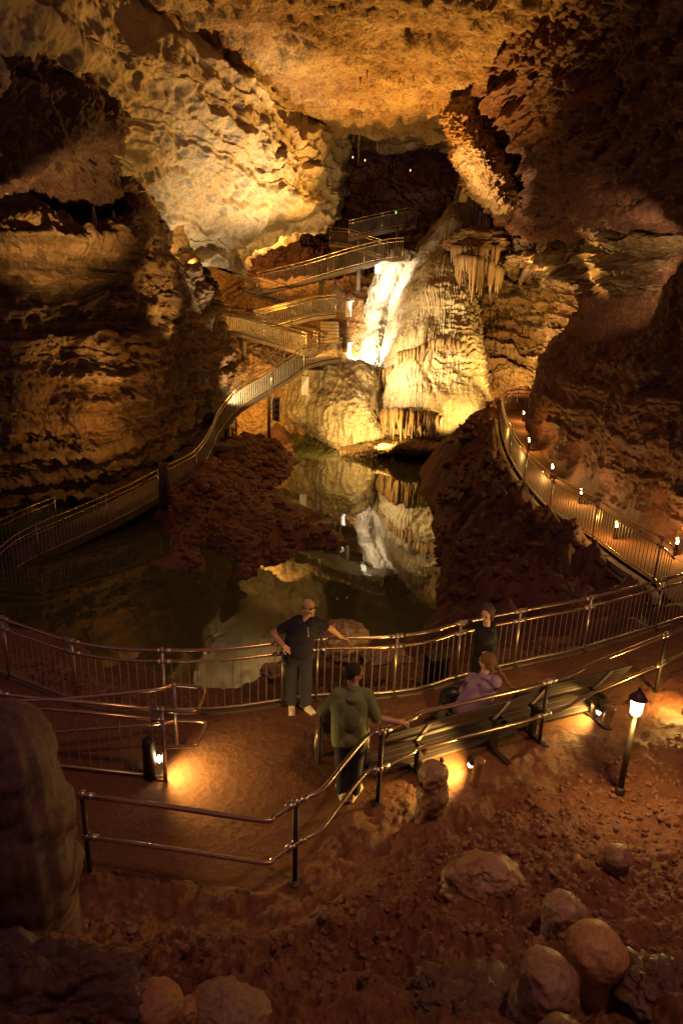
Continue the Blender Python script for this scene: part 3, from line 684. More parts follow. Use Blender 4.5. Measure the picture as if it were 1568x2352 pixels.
# hanging curtains: rows of thin dripstone teeth
def curtain(name, line, n, hmin, hmax, r, parent, label=None, mat=M_DRIP, lean=0, seed=1):
    rg = random.Random(seed); mb = MB(); L = np.array([P(*q) for q in line])
    C = crom(L, np.linspace(0, len(L) - 1, n))
    cl = fbm(np.stack([np.arange(n) * .16, np.full(n, seed * 7.3), np.zeros(n)], 1), 3, .6, seed)
    for i in range(n):
        if rg.random() < .22 or cl[i] < -.28: continue
        p = C[i] + np.array([rg.uniform(-.04, .04), rg.uniform(-.18, .12), 0]); h = rg.uniform(hmin, hmax) * float(np.clip(.75 + 1.3 * cl[i], .25, 1.5))
        rr = r * rg.uniform(.6, 1.5)
        k = 6; pts = [p + np.array([0, 0, .25])] + [p + np.array([rg.uniform(-.02, .02), 0, -h * j / k]) for j in range(k + 1)]
        rad = [rr * 1.5] + [rr * (1.15 - .95 * (j / k) ** 1.3) for j in range(k + 1)]
        mb.tube(pts, rad, 7)
    return mb.build(name, mat, parent, smooth=True, label=label)
curtain('drapery', [(872, 955, 32.4), (905, 948, 31.3), (960, 955, 30.5), (1010, 968, 30.4)], 95, .5, 1.25, .055, flow_root, 'fringe of stone curtains over the water', seed=2)
curtain('drapery', [(898, 950, 31.7), (950, 950, 31.0), (1012, 962, 30.9)], 60, .8, 1.5, .07, flow_root, seed=3)
curtain('drapery', [(912, 822, 33.6), (945, 815, 33.0), (975, 800, 32.9)], 36, .5, 1.1, .045, flow_root, seed=5)
curtain('drapery', [(862, 850, 35), (880, 860, 34), (902, 850, 33.6)], 24, .5, 1.0, .05, flow_root, seed=6)
curtain('drapery', [(1040, 575, 36.2), (1060, 578, 35.2), (1085, 580, 35), (1110, 578, 35.4), (1145, 575, 36)], 70, .5, 1.5, .075, flow_root, 'cluster of stalactites hanging beside the upper cascade', seed=7)
curtain('drapery', [(1045, 600, 35.6), (1075, 600, 34.6), (1120, 610, 35.3), (1160, 640, 36.2)], 55, .5, 1.3, .085, flow_root, seed=8)
curtain('drapery', [(985, 795, 32.8), (1010, 790, 32.6), (1040, 790, 32.6), (1060, 800, 32.8)], 45, .12, .35, .05, flow_root, seed=9)
mb = MB(); mb.tube([P(1071, 395, 36), P(1068, 420, 36.3), P(1062, 462, 36.6)], [.16, .12, .22], 12); mb.tube([P(1078, 380, 37), P(1085, 420, 37)], [.3, .05], 10)
mb.build('column', M_DRIP, flow_root, smooth=True)
for i, (u, v, hh) in enumerate([(1099, 535, 1.0), (1107, 540, .8), (1112, 545, 1.3), (1090, 545, .6)]):
    b0 = P(u, v, 38.2); mb = MB(); mb.lathe(b0, [(.10, -.3), (.09, 0), (.07, hh * .5), (.03, hh)], 9)
    mb.build('stalagmite', M_FLOW, flow_root, smooth=True)
# flat rock shelf at the water's edge
A = net([[(790, 1018, 33), (850, 1012, 32.8), (900, 1005, 32.6), (940, 1004, 32.4), (1010, 1012, 32.6)],
         [(780, 1032, 31.2), (850, 1024, 30.8), (900, 1018, 30.4), (950, 1018, 30.1), (1012, 1026, 30.2)],
         [(780, 1040, 30.9), (850, 1034, 30.4), (900, 1030, 30.0), (950, 1032, 29.7), (1012, 1036, 29.8)],
         [(780, 1052, 31.2), (850, 1048, 30.8), (900, 1046, 30.4), (950, 1048, 30.1), (1012, 1050, 30.2)]], 90, 260)
A, _ = displace(A, chunky(.9, .16, .2, 99, .2)); sheet('shore_shelf', A, M_DRIP, kind='structure', label='low pale rock shelf at the water edge under the flowstone')
# ---------------------------------------------------------------- railings and walkways
def resample(pts, step):
    pts = [np.asarray(p, float) for p in pts]; seg = [np.linalg.norm(b - a) for a, b in zip(pts, pts[1:])]
    cum = np.concatenate([[0], np.cumsum(seg)]); n = max(2, int(round(cum[-1] / step)) + 1)
    return [at_arc(pts, cum, t) for t in np.linspace(0, cum[-1], n)]
def at_arc(pts, cum, t):
    i = min(max(int(np.searchsorted(cum, t)) - 1, 0), len(pts) - 2); f = (t - cum[i]) / max(cum[i + 1] - cum[i], 1e-9)
    return pts[i] * (1 - f) + pts[i + 1] * f
def arcs(pts): return np.concatenate([[0], np.cumsum([np.linalg.norm(b - a) for a, b in zip(pts, pts[1:])])])
def smooth_line(pts, k=4):
    pts = np.array(pts); return [p for p in crom(pts, np.linspace(0, len(pts) - 1, (len(pts) - 1) * k + 1))]
Z = np.array([0, 0, 1.])
def railing(parent, base, h=.95, h2=.79, posts=None, spacing=2.2, pickets=True, gap=.11, side=0., pr=.024, hr=.024, picr=.007, low=.07, cap=True, nosm=False, hs=1, plate=False):
    """handrail, second rail, bottom rail, posts with fittings and one picket panel per bay, all children of parent"""
    base = [np.asarray(p, float) for p in base]
    line = base if nosm else smooth_line(base)
    cum = arcs(line)
    sm = lambda: None
    MB().tube([p + Z * h for p in line], hr, 8).build('handrail', M_RAIL, parent, smooth=True)
    MB().tube([p + Z * h2 for p in line], hr * .85, 8).build('top_rail' if pickets else 'middle_rail', M_RAIL, parent, smooth=True)
    if pickets: MB().tube([p + Z * low for p in line], hr * .75, 6).build('bottom_rail', M_STEEL, parent, smooth=True)
    if posts is None:
        n = max(1, int(round(cum[-1] / spacing))); tp = list(np.linspace(0.02, cum[-1] - .02, n + 1))
    else:
        tp = []
        for q in posts:
            d = [np.hypot(p[0] - q[0], p[1] - q[1]) for p in line]; tp.append(cum[int(np.argmin(d))])
    for t in tp:
        p = at_arc(line, cum, t)
        po = MB().tube([p + Z * -.06, p + Z * (h - .01)], pr, 8).build('post', M_STEEL if hs else M_DKST, parent, smooth=True)
        if plate: MB().lathe(at_arc(line, cum, t), [(.075, .0), (.075, .012), (.03, .03)], 14).build('base_plate', M_DKST, po)
        if cap:
            for zz, kk in ((h, 1.75), (h2, 1.6)):
                mb = MB(); mb.ell(p + Z * zz, pr * kk, pr * kk, pr * kk, n=10, m=7)
                for s in (-1, 1):
                    a = at_arc(line, cum, np.clip(t, 0, cum[-1])); b_ = at_arc(line, cum, np.clip(t + s * .12, 0, cum[-1]))
                    if np.linalg.norm(b_ - a) > .05: mb.tube([a + Z * zz, b_ + Z * zz], hr * 1.3, 8)
                mb.build('fitting', M_STEEL, po, smooth=True)
    if pickets:
        ends = sorted(set([0.0] + [float(t) for t in tp] + [float(cum[-1])]))
        for a, b_ in zip(ends, ends[1:]):
            if b_ - a < .15: continue
            n = max(1, int(round((b_ - a) / gap))); mb = MB()
            for k in range(1, n):
                p = at_arc(line, cum, a + (b_ - a) * k / n)
                mb.tube([p + Z * low, p + Z * h2], picr, 5)
            if mb.n: mb.build('picket_panel', M_PICK, parent, smooth=False)
    return line, cum
# pool side railing round the viewing platform
r1 = empty('railing', POOL_RAIL[8], label='long curved picket railing along the pool edge that the standing people lean on', cat='railing', group='railings around the viewing platform')
railing(r1, POOL_RAIL, posts=[POOL_RAIL[i] for i in (1, 3, 5)] + [Pz(645, 1476, .95), Pz(722, 1467, .95)] + [Pz(905, 1461, .95), POOL_RAIL[13], Pz(1205, 1401, .95), POOL_RAIL[16], Pz(1500, 1336, .95)], pickets=True, picr=.0042, plate=True)
kl = smooth_line(POOL_RAIL); mb = MB()
for a, b_ in zip(kl, kl[1:]):
    d = b_ - a; L = np.linalg.norm(d); d /= L; nn = np.cross(d, Z)
    mb.box((a + b_) / 2 + nn * .02 + Z * .0, (L * 1.03, .05, .05), (d, nn, Z))
mb.build('kerb', M_BEAM, None, label='low pale kerb strip under the pool side railing', cat='kerb')
# front two rail handrail
r2 = empty('railing', FRONT[6], label='two rail pipe handrail without pickets in front of the benches', cat='railing', group='railings around the viewing platform')
railing(r2, FRONT, h=.95, h2=.47, posts=[FRONT[0], FRONT[6], FRONT[11], FRONT[16], FRONT[19]], pickets=False, hr=.026, pr=.026, hs=0, plate=True)
# left ramp railing: near picket side, loop end, far side
r3 = empty('railing', Pz(372, 1631, .95) * [1, 1, 0], label='picket railing with rounded loop end beside the amber path light at left', cat='railing', group='railings around the viewing platform')
nb = [np.array([*q[:2], 0]) for q in zpts([(-160, 1573), (0, 1593), (82, 1603), (372, 1631)], .95)]
railing(r3, nb, h=.95, h2=.82, posts=[nb[-1], nb[1]], gap=.13, low=.05, nosm=True, picr=.0055)
loop = [(372, 1631), (440, 1635), (455, 1626), (470, 1594), (463, 1581), (440, 1576), (397, 1574), (350, 1585), (142, 1605), (-60, 1612)]
MB().tube(smooth_line(zpts(loop, .95)), .024, 8).build('handrail', M_RAIL, r3, smooth=True, label='rounded end of the handrail')
loop2 = [(377, 1716), (444, 1712), (458, 1703), (471, 1666), (462, 1657), (405, 1655), (360, 1663), (150, 1679), (-60, 1690)]
MB().tube(smooth_line(zpts(loop2, .45)), .022, 8).build('handrail', M_RAIL, r3, smooth=True)
q = Pz(400, 1574, .95); MB().tube([(q[0], q[1], -.03), (q[0], q[1], .95)], .024, 8).build('post', M_STEEL, r3, smooth=True)
mb = MB(); mb.ell(q, .042, .042, .042); mb.build('fitting', M_STEEL, r3, smooth=True)
# walkway fence on the right
WFc = WALK_FENCE[1:]
r4 = empty('railing', WFc[4], label='long picket fence curving along the lit right hand walkway', cat='railing', group='walkway railings')
railing(r4, WFc, posts=[Pz(1499, 1336, 0), Pz(1360, 1236, 0), Pz(1261, 1172, .02), Pz(1202, 1106, .08), Pz(1170, 1050, .16), Pz(1147, 964, .35)], gap=.12, picr=.008)
mb = MB(); L_ = smooth_line(WFc)
for off, zz, w_, h_ in ((.16, -.10, .16, .14), (.34, -.18, .05, .05)):
    pp = []
    for i, p in enumerate(L_):
        d = L_[min(i + 1, len(L_) - 1)] - L_[max(i - 1, 0)]; d[2] = 0; d /= np.linalg.norm(d); nn = np.array([-d[1], d[0], 0])
        pp.append(p + nn * off + Z * zz)
    for a, b_ in zip(pp, pp[1:]):
        d = b_ - a; L = np.linalg.norm(d); d /= L; nn = np.cross(d, Z); nn /= np.linalg.norm(nn)
        mb.box((a + b_) / 2, (L * 1.04, w_, h_), (d, nn, np.cross(nn, d)))
mb.build('kerb', M_CONC, None, label='concrete edging and pipe below the right walkway fence', cat='kerb')
r5 = empty('railing', WALK_FAR[2], label='short picket barrier closing the far end of the right walkway', cat='railing', group='walkway railings')
railing(r5, WALK_FAR, posts=[WALK_FAR[1], WALK_FAR[2], WALK_FAR[3]], gap=.12, picr=.009, nosm=True)
# old guide rail left of the walkway
mb_r = empty('guide_rail', P(1140, 1050, 24), label='pair of thin bent pipe rails outside the far walkway fence', cat='rail')
for du in (0, 9):
    MB().tube(smooth_line([P(1128 + du, 962, 28.3), P(1130 + du, 985, 27.6), P(1136 + du, 1020, 25.8), P(1140 + du, 1058, 24), P(1150 + du, 1074, 22.6), P(1180 + du, 1104, 21.2)]), .028, 7).build('pipe', M_RAIL, mb_r, smooth=True)

# steel walkways
def deck(parent, near, width, away, thick=.1, mat=None, beam=True):
    """walkway floor from the near edge towards 'away' (unit plan vectors per point)"""
    line = smooth_line(near); n = len(line); m = MB(); v = []; f = []
    aw = away if callable(away) else (lambda i, d: np.array(away, float))
    farl = []
    for i, p in enumerate(line):
        d = line[min(i + 1, n - 1)] - line[max(i - 1, 0)]; d[2] = 0; d /= np.linalg.norm(d); a = aw(i, d); q = p + a * width; farl.append(q)
        for s in (p, q, q - Z * thick, p - Z * thick): v.append(s)
    for i in range(n - 1):
        for k in range(4):
            f.append((i * 4 + k, i * 4 + (k + 1) % 4, (i + 1) * 4 + (k + 1) % 4, (i + 1) * 4 + k))
    f += [(3, 2, 1, 0), ((n - 1) * 4, (n - 1) * 4 + 1, (n - 1) * 4 + 2, (n - 1) * 4 + 3)]
    m.add(v, f); m.build('deck', M_DECK, parent)
    if beam:
        for L2 in (line, farl):
            mb = MB()
            for a, b_ in zip(L2, L2[1:]):
                d = b_ - a; L = np.linalg.norm(d); d /= L; nn = np.cross(d, Z); nn /= np.linalg.norm(nn)
                mb.box((a + b_) / 2 - Z * (thick / 2 + .04), (L * 1.01, .06, thick + .06), (d, nn, np.cross(nn, d)))
            mb.build('edge_beam', M_BEAM, parent)
    return line, farl
perpL = lambda i, d: np.array([-d[1], d[0], 0]) if (-d[1] * 0 + d[0]) > 0 else np.array([d[1], -d[0], 0])
def bp_(lst): return [P(u, v, Y) for u, v, Y in lst]
BR = bp_([(-90, 1415, 15.6), (0, 1344, 16.4), (35, 1312, 16.8), (80, 1285, 17.2), (135, 1260, 17.8), (200, 1230, 18.7), (300, 1181, 20.2), (368, 1142, 21.6), (435, 1105, 23.2), (456, 1086, 24), (474, 1060, 25), (490, 1029, 26.2), (503, 997, 27.2), (540, 950, 28.2), (570, 927, 28.9), (625, 894, 30.1), (670, 865, 31.2), (700, 842, 32), (740, 830, 32.9), (784, 823, 33.6)])
b1 = empty('footbridge', BR[6], label='long rising steel footbridge with picket railings crossing the left of the pool', cat='footbridge')
ln, fl = deck(b1, BR, 1.25, perpL)
railing(b1, BR, spacing=2.3, gap=.12, picr=.010, hr=.027)
fp = [fl[i] for i in range(0, len(fl), 4)]
railing(b1, fp[0:6], spacing=2.3, gap=.12, picr=.008)
railing(b1, fp[10:18], spacing=2.3, gap=.12, picr=.008)
def strut(u, v, Y, z0, r=.08, name='support_post', parent=b1, mat=None):
    p = P(u, v, Y); return MB().tube([(p[0], p[1], z0), p], r, 10).build(name, mat or M_CONC, parent, smooth=True)
strut(500, 1012, 27.6, -1.6, .05); strut(523, 975, 28.6, -1.4, .14, mat=M_STEEL); strut(542, 962, 28.9, -1.2, .04); strut(617, 905, 30.4, -1.2, .06, mat=M_STEEL)
strut(46, 1316, 17.3, -2.6, .09)
q0, q1 = P(44, 1318, 17.2), P(100, 1410, 14.6)
q1 = Pz(100, 1408, -2.1); MB().tube([q0, q1], .075, 8).build('brace', M_CONC, b1, smooth=True)
# landing block with a pale box under it
mb = MB(); c = P(728, 842, 34.0); mb.box(c - Z * .35, (2.4, 1.2, .5)); mb.build('landing_block', M_CONC, b1, bevel=.03)
mb = MB(); c = P(701, 880, 32.6); mb.box(c - Z * .1, (.34, .30, .9)); mb.tube([c, c + Z * .75], .12, 10)
mb.build('electrical_box', M_GREY, None, label='grey concrete pier block under the upper end of the footbridge', cat='pier', bevel=.01).name = 'pier_block'
def flight(label, near, back=True, w_=1.2, dirY=None, **kw):
    near = bp_(near); e = empty('walkway', near[len(near) // 2], label=label, cat='walkway', group='zigzag steel walkways up the slope')
    aw = lambda i, d: np.array([-d[1], d[0], 0]) if d[0] > 0 else np.array([d[1], -d[0], 0])
    ln, fl = deck(e, near, w_, aw)
    railing(e, near, spacing=2.0, gap=.12, picr=.0115, hr=.03)
    if back: railing(e, [fl[i] for i in range(0, len(fl), 4)], spacing=2.0, gap=.12, picr=.0115, hr=.03)
    return e
flight('lowest zigzag walkway flight climbing left from the footbridge landing', [(703, 812, 33.9), (653, 797, 34.4), (600, 781, 34.9), (547, 766, 35.3), (507, 759, 35.6)], True)
flight('second zigzag walkway flight rising right to the landing by the light box', [(585, 762, 35.4), (628, 751, 35.6), (675, 739, 35.8), (722, 727, 36.0), (771, 722, 36.2)], True)
flight('third zigzag walkway flight climbing back left to the high corner', [(714, 716, 37.4), (640, 692, 38.0), (578, 674, 38.5), (563, 668, 38.6)], False)
flight('upper zigzag walkway flight rising right to the top of the white flank', [(590, 670, 38.2), (644, 658, 38), (706, 643, 37.7), (799, 616, 37.3), (877, 597, 37.0), (924, 592, 36.8)], False)
flight('dim far walkway flight in the back chamber sloping right', [(756, 560, 46), (806, 566, 45.5), (860, 585, 45), (890, 592, 45)], False)
flight('dim topmost far walkway in the dark back chamber', [(800, 546, 44), (852, 534, 44), (910, 522, 44), (955, 517, 44)], False)
for (u, v, Y, dz, r, lb) in [(738, 655, 38.4, 1.2, .14, 'left'), (823, 634, 38.0, .7, .12, 'middle'), (768, 590, 46, 2., .12, ''), (648, 770, 36.2, .9, .12, ''), (561, 785, 35.5, 1.0, .13, ''), (911, 545, 44, 2, .1, '')]:
    p = P(u, v, Y)
    MB().tube([p - Z * dz, p + Z * .55], r, 10).build('support_pier', M_BEAM, None, smooth=True,
        label={738: 'stubby concrete pier under the left end of the upper flight', 823: 'amber lit concrete pier under the middle of the upper flight', 768: 'dim post under the far sloping walkway', 648: 'short pier under the second flight', 561: 'short pier under the lowest flight at left', 911: 'dim post under the topmost far walkway'}[u], cat='pier')
# stone steps by the landing
mb = MB()
for k in range(6):
    p = P(757, 775 - k * 7.5, 36.2 + k * .28); mb.box(p - Z * .15, (.95, .45, .26))
mb.build('stone_steps', M_CONC, None, label='short flight of stone steps beside the second landing', cat='steps', bevel=.02)
# dark steel pillar beside the footbridge
p = P(377, 1160, 21.2); t = P(377, 1068, 21.2)
mb = MB(); mb.box(((p[0] + t[0]) / 2, p[1], (p[2] + t[2]) / 2), (.27, .27, t[2] - p[2] + .1)); mb.box((t[0], p[1], t[2] + .06), (.31, .31, .04)); mb.box((p[0], p[1], p[2]), (.36, .36, .05))
mb.build('pillar', M_DKST, None, label='dark square steel pillar standing against the left footbridge', cat='pillar', bevel=.01)
# ---------------------------------------------------------------- floodlight boxes
E_LAMP = emis('lamp_glow', (1, .86, .62), 14); E_AMB = emis('amber_glow', (1, .72, .35), 20); E_WHT = emis('lantern_glow', (1, .93, .8), 12)
def light_box(u, v, Y, w_, h_, label, yaw=0.9):
    c = P(u, v, Y); e = empty('light_box', c, label=label, cat='floodlight', group='floodlight boxes beside the white flank')
    ax = np.array([[math.cos(yaw), -math.sin(yaw), 0], [math.sin(yaw), math.cos(yaw), 0], [0, 0, 1]])
    mb = MB(); mb.box(c, (.12, w_, h_), ax); mb.box(c + ax[0] * .10 + ax[2] * (h_ / 2), (.22, w_ * 1.05, .03), ax); mb.build('housing', M_GREY, e, bevel=.008)
    mb = MB(); mb.box(c + ax[0] * .075, (.02, w_ * .8, h_ * .86), ax); mb.build('lens', E_LAMP, e)
    MB().tube([c - Z * (h_ / 2), c - Z * (h_ / 2 + .6)], .03, 8).build('stand', M_STEEL, e, smooth=True)
    return e
light_box(800, 710, 36.0, .32, .78, 'slim lit floodlight box right of the second landing', -.55)
light_box(800, 806, 34.9, .44, .85, 'broad dark backed floodlight box at the footbridge landing', -.15)
light_box(868, 613, 37.3, .30, .62, 'glowing floodlight box hanging under the right end of the upper flight', -1.2)
# lamp rack with four shaded spots
c = P(634, 940, 29.4); e = empty('lamp_rack', c, label='upright pale panel carrying four black spotlights at the water edge', cat='lamp rack')
ax = np.array([[math.cos(-.35), math.sin(-.35), 0], [-math.sin(-.35), math.cos(-.35), 0], [0, 0, 1]])
mb = MB(); mb.box(c, (.34, .03, 1.05), ax); mb.build('panel', M_GREY, e, bevel=.005)
for k in range(4):
    p = c + Z * (.38 - .25 * k) - ax[1] * .08
    mb = MB(); mb.tube([p - ax[0] * .02, p + ax[0] * .05], [.035, .05], 10); mb.tube([p + ax[0] * .05, p + ax[0] * .17], [.06, .085], 12); mb.build('spotlight', M_BLACK, e, smooth=True)
MB().tube([c - ax[0] * .3 - Z * 1.3, c - ax[0] * .3 + Z * .9], .05, 10).build('stand', M_STEEL, e, smooth=True)
MB().tube([c - ax[0] * .3, c], .02, 6).build('bracket', M_STEEL, e, smooth=True)
# ---------------------------------------------------------------- path lights
def path_light(u, v, z, label, hh=.42, warm=False, group='small lit marker lights along the right walkway'):
    b0 = Pz(u, v, z); e = empty('path_light', b0, label=label, cat='path light', group=group)
    mb = MB(); mb.lathe(b0, [(.045, -.02), (.04, hh * .7), (.055, hh * .72)], 10); mb.build('stem', M_DKST, e, smooth=True)
    mb = MB(); mb.lathe(b0 + Z * hh * .72, [(.025, 0), (.03, .07), (.02, .09)], 10); mb.build('bulb', E_AMB if warm else E_WHT, e, smooth=True)
    mb = MB(); mb.lathe(b0 + Z * (hh * .72 + .10), [(.05, 0), (.06, .03), (.01, .06)], 10); mb.build('cap', M_DKST, e, smooth=True)
    return b0 + Z * (hh * .72 + .05)
PL = []
for (u, v, z, lb, wm) in [(1548, 1278, 0, 'bright path light nearest the right edge of the walkway', 0), (1410, 1238, .0, 'amber path light behind the fence in the middle of the walkway', 1), (1330, 1158, .0, 'white path light second along the walkway curve', 0), (1265, 1098, .06, 'white starry path light where the walkway starts to narrow', 0),
                      (1212, 1034, .2, 'tiny path light at the base of the right wall', 1), (1209, 990, .28, 'path light close to the far turn of the walkway', 1), (1200, 968, .33, 'farthest path light beside the end barrier', 1)]:
    PL.append((path_light(u, v, z, lb, warm=wm), wm, u))
# lantern on its dark post
bse = Pz(1421, 1822, .12); top = P(1462, 1640, bse[1])
top = np.array([bse[0], bse[1], top[2]])
e = empty('lamp_post', bse, label='dark lamp post with a brilliant white tapered lantern in the right foreground', cat='lamp post')
mb = MB(); mb.tube([bse - Z * .1, top], [.036, .028], 12); mb.lathe(bse, [(.07, -.05), (.06, .05), (.036, .09)], 14); mb.build('post', M_DKST, e, smooth=True)
def prism(b0, prof, n, rot=0):
    mb = MB(); mb.lathe(b0, prof, n); return mb
LT = top
prism(LT, [(.045, 0), (.06, .012), (.075, .19), (.05, .195)], 6).build('lantern_glass', E_WHT, e)
mb = MB()
for k in range(6):
    w_ = 2 * math.pi * k / 6; d = np.array([math.cos(w_), math.sin(w_), 0]); mb.tube([LT + d * .062 + Z * .01, LT + d * .079 + Z * .19], .005, 5)
mb.build('lantern_frame', M_DKST, e)
prism(LT + Z * .195, [(.10, 0), (.095, .012), (.05, .07), (.022, .09), (.02, .12), (.006, .14)], 12).build('lantern_cap', M_DKST, e, smooth=True)
mb = MB(); mb.lathe(LT - Z * .03, [(.03, 0), (.05, .02), (.05, .03)], 12); mb.build('collar', M_DKST, e, smooth=True)
LAN = LT + Z * .1
# bollards that hide path lamps
def bollard(ub, vb, zb, ut, vt, r, label, lampdir):
    b0 = Pz(ub, vb, zb); t0 = P(ut, vt, b0[1]); hh = t0[2] - b0[2]
    e = empty('bollard', b0, label=label, cat='bollard', group='log like stone bollards hiding lamps')
    up = np.array([0.03, 0, hh])
    rg = random.Random(int(ub)); mb = MB(); prof = [(r * 1.1, -.08), (r * 1.12, .02)] + [(r * (1 + rg.uniform(-.05, .05)), hh * k / 6) for k in range(1, 6)] + [(r * 1.12, hh * .93), (r * 1.05, hh * .985), (r * .8, hh), (r * .02, hh + .004)]
    mb.lathe(b0, prof, 22, up); mb.build('body', M_STONE, e, smooth=True)
    d = np.array([*lampdir, 0.]); d /= np.linalg.norm(d); L0 = b0 + d * (r + .05) + Z * hh * .55
    mb = MB(); mb.ell(L0, .03, .03, .045); mb.build('bulb', E_AMB, e, smooth=True)
    mb = MB(); mb.tube([L0 - d * .05 + Z * .05, L0 + d * .03 + Z * .06], .045, 10); mb.build('lamp_hood', M_DKST, e, smooth=True)
    return L0
BL = [bollard(1090, 1797, .02, 1104, 1744, .058, 'short round bollard with an amber lamp behind it near the front handrail', (-.5, .85)),
      bollard(1390, 1664, .02, 1393, 1624, .062, 'dark round bollard right of the bench with a lamp glowing on its left', (-.8, .6))]
mb = MB(); p = Pz(1010, 1782, .0); mb.box(p + Z * .1, (.035, .05, .24)); mb.box(p + Z * .23, (.05, .06, .02))
mb.build('marker_post', M_DKST, None, label='small dark marker post left of the short bollard', cat='post', bevel=.004)
# amber light at the left railing with its dark casing
b0 = Pz(357, 1772, 0); e = empty('path_light', b0, label='amber path light in a dark cylinder casing behind the left railing', cat='path light')
cb = Pz(347, 1786, 0); mb = MB(); mb.lathe(cb, [(.075, -.03), (.07, .5), (.075, .52), (.01, .53)], 18); mb.build('casing', M_DKST, e, smooth=True)
LB = cb + np.array([.10, .03, .24]); mb = MB(); mb.ell(LB, .022, .03, .05); mb.build('bulb', emis('hot_bulb', (1, .85, .5), 60), e, smooth=True)
LLEFT = LB
# third lamp casing at the right edge
cb = Pz(1580, 1640, .05); mb = MB(); mb.lathe(cb, [(.09, -.05), (.085, .38), (.09, .40), (.01, .42)], 18); mb.build('bollard', M_STONE, None, smooth=True, label='reddish bollard cut off by the right edge of the picture', cat='bollard', group='log like stone bollards hiding lamps')
LRIGHT = cb + np.array([-.16, .1, .22])
# dark instrument box on the bank behind the railing
c = Pz(1000, 1556, -.5); c[2] = -.45
mb = MB(); mb.box(c, (.30, .28, .62), ((.94, .33, .05), (-.33, .94, 0), (-.05, 0, 1))); mb.box(c + Z * .33, (.33, .30, .05), ((.94, .33, .05), (-.33, .94, 0), (-.05, 0, 1)))
mb.build('instrument_box', M_DKST, None, label='dark tilted box on the bank behind the railing', cat='box', bevel=.01)

# ---------------------------------------------------------------- benches
def bench(uL, vL, uR, vR, label, nbr, hgt=.84):
    A0, B0 = Pz(uL, vL, hgt), Pz(uR, vR, hgt); d = B0 - A0; d[2] = 0; L = np.linalg.norm(d); d /= L
    f = np.array([-d[1], d[0], 0])                # towards the pool
    ctr = (A0 + B0) / 2; base = np.array([ctr[0], ctr[1], 0])
    e = empty('bench', base, label=label, cat='bench', group='long dark timber benches facing the pool')
    lean = (Z * .86 - f * .50); lean /= np.linalg.norm(lean); thin = np.cross(d, lean)
    for k in range(4):
        c = np.array([ctr[0], ctr[1], hgt]) - lean * (.045 + .098 * k)
        MB().box(c, (L, .022, .088), (d, thin, lean)).build('back_board', M_WOOD, e, bevel=.004)
    s0 = np.array([ctr[0], ctr[1], 0]) - lean * .40 + f * .03
    for k in range(4):
        MB().box(s0 + f * (.06 + .098 * k) + Z * (.44), (L, .088, .026), (d, f, Z)).build('seat_board', M_WOOD, e, bevel=.004)
    for t in nbr:
        p = base + d * (t - .5) * L
        mb = MB(); mb.box(np.array([p[0], p[1], hgt]) - lean * .27 - thin * .0 - np.cross(d, lean) * (-.0) - f * .022, (.055, .012, .50), (d, thin, lean)); mb.build('back_bracket', M_PLATE, e)
        q = np.array([p[0], p[1], 0]) + f * .16
        mb = MB(); mb.box(q + Z * .21 - f * .0, (.06, .09, .40), (d, f, Z)); mb.box(q + Z * .42 + f * .08, (.06, .46, .05), (d, f, Z)); mb.box(q + Z * .03, (.07, .62, .05), (d, f, Z)); mb.build('leg', M_DKST, e, bevel=.004)
    return e, A0, B0, d, f, L
BE1 = bench(893, 1684, 1236, 1590, 'nearer long dark timber bench with the woman in purple sitting on it', (.25, .78))
BE2 = bench(1190, 1588, 1452, 1527, 'farther long dark timber bench under the handrail at right', (.24, .80), .86)
# ---------------------------------------------------------------- people
def skinmat(name, col):
    m = simple(name, col, .5, 0, .2, 120, .08); return m
M_SKIN = skinmat('skin', (.62, .36, .22)); M_SKIN2 = skinmat('skin_fair', (.68, .42, .28))
M_NAVY = simple('navy_cotton', (.018, .018, .03), .9, 0, .4, 90, .15); M_JEAN = simple('dark_denim', (.030, .034, .052), .9, 0, .4, 120, .15)
M_GREEN = simple('olive_cotton', (.19, .235, .10), .9, 0, .5, 90, .12); M_MAUVE = simple('mauve_cotton', (.34, .25, .34), .9, 0, .5, 90, .12)
M_BLK = simple('black_cloth', (.012, .012, .015), .9, 0, .3, 90, .2); M_SHOE = simple('pale_trainer', (.75, .66, .45), .6, 0, .3, 60)
M_HAIRD = simple('dark_hair', (.025, .015, .012), .6, 0, .8, 160, .3); M_HAIRB = simple('brown_hair', (.085, .05, .028), .55, 0, .9, 160, .3); M_HAIRG = simple('ginger_hair', (.22, .12, .05), .55, 0, 1., 140, .35)
M_STUB = simple('stubble_scalp', (.62, .42, .22), .6, 0, .5, 200, .12); M_EYE = simple('eye', (.03, .02, .02), .3); M_TYRE = simple('tyre', (.02, .02, .02), .7)
def nz(v): v = np.asarray(v, float); return v / (np.linalg.norm(v) + 1e-9)
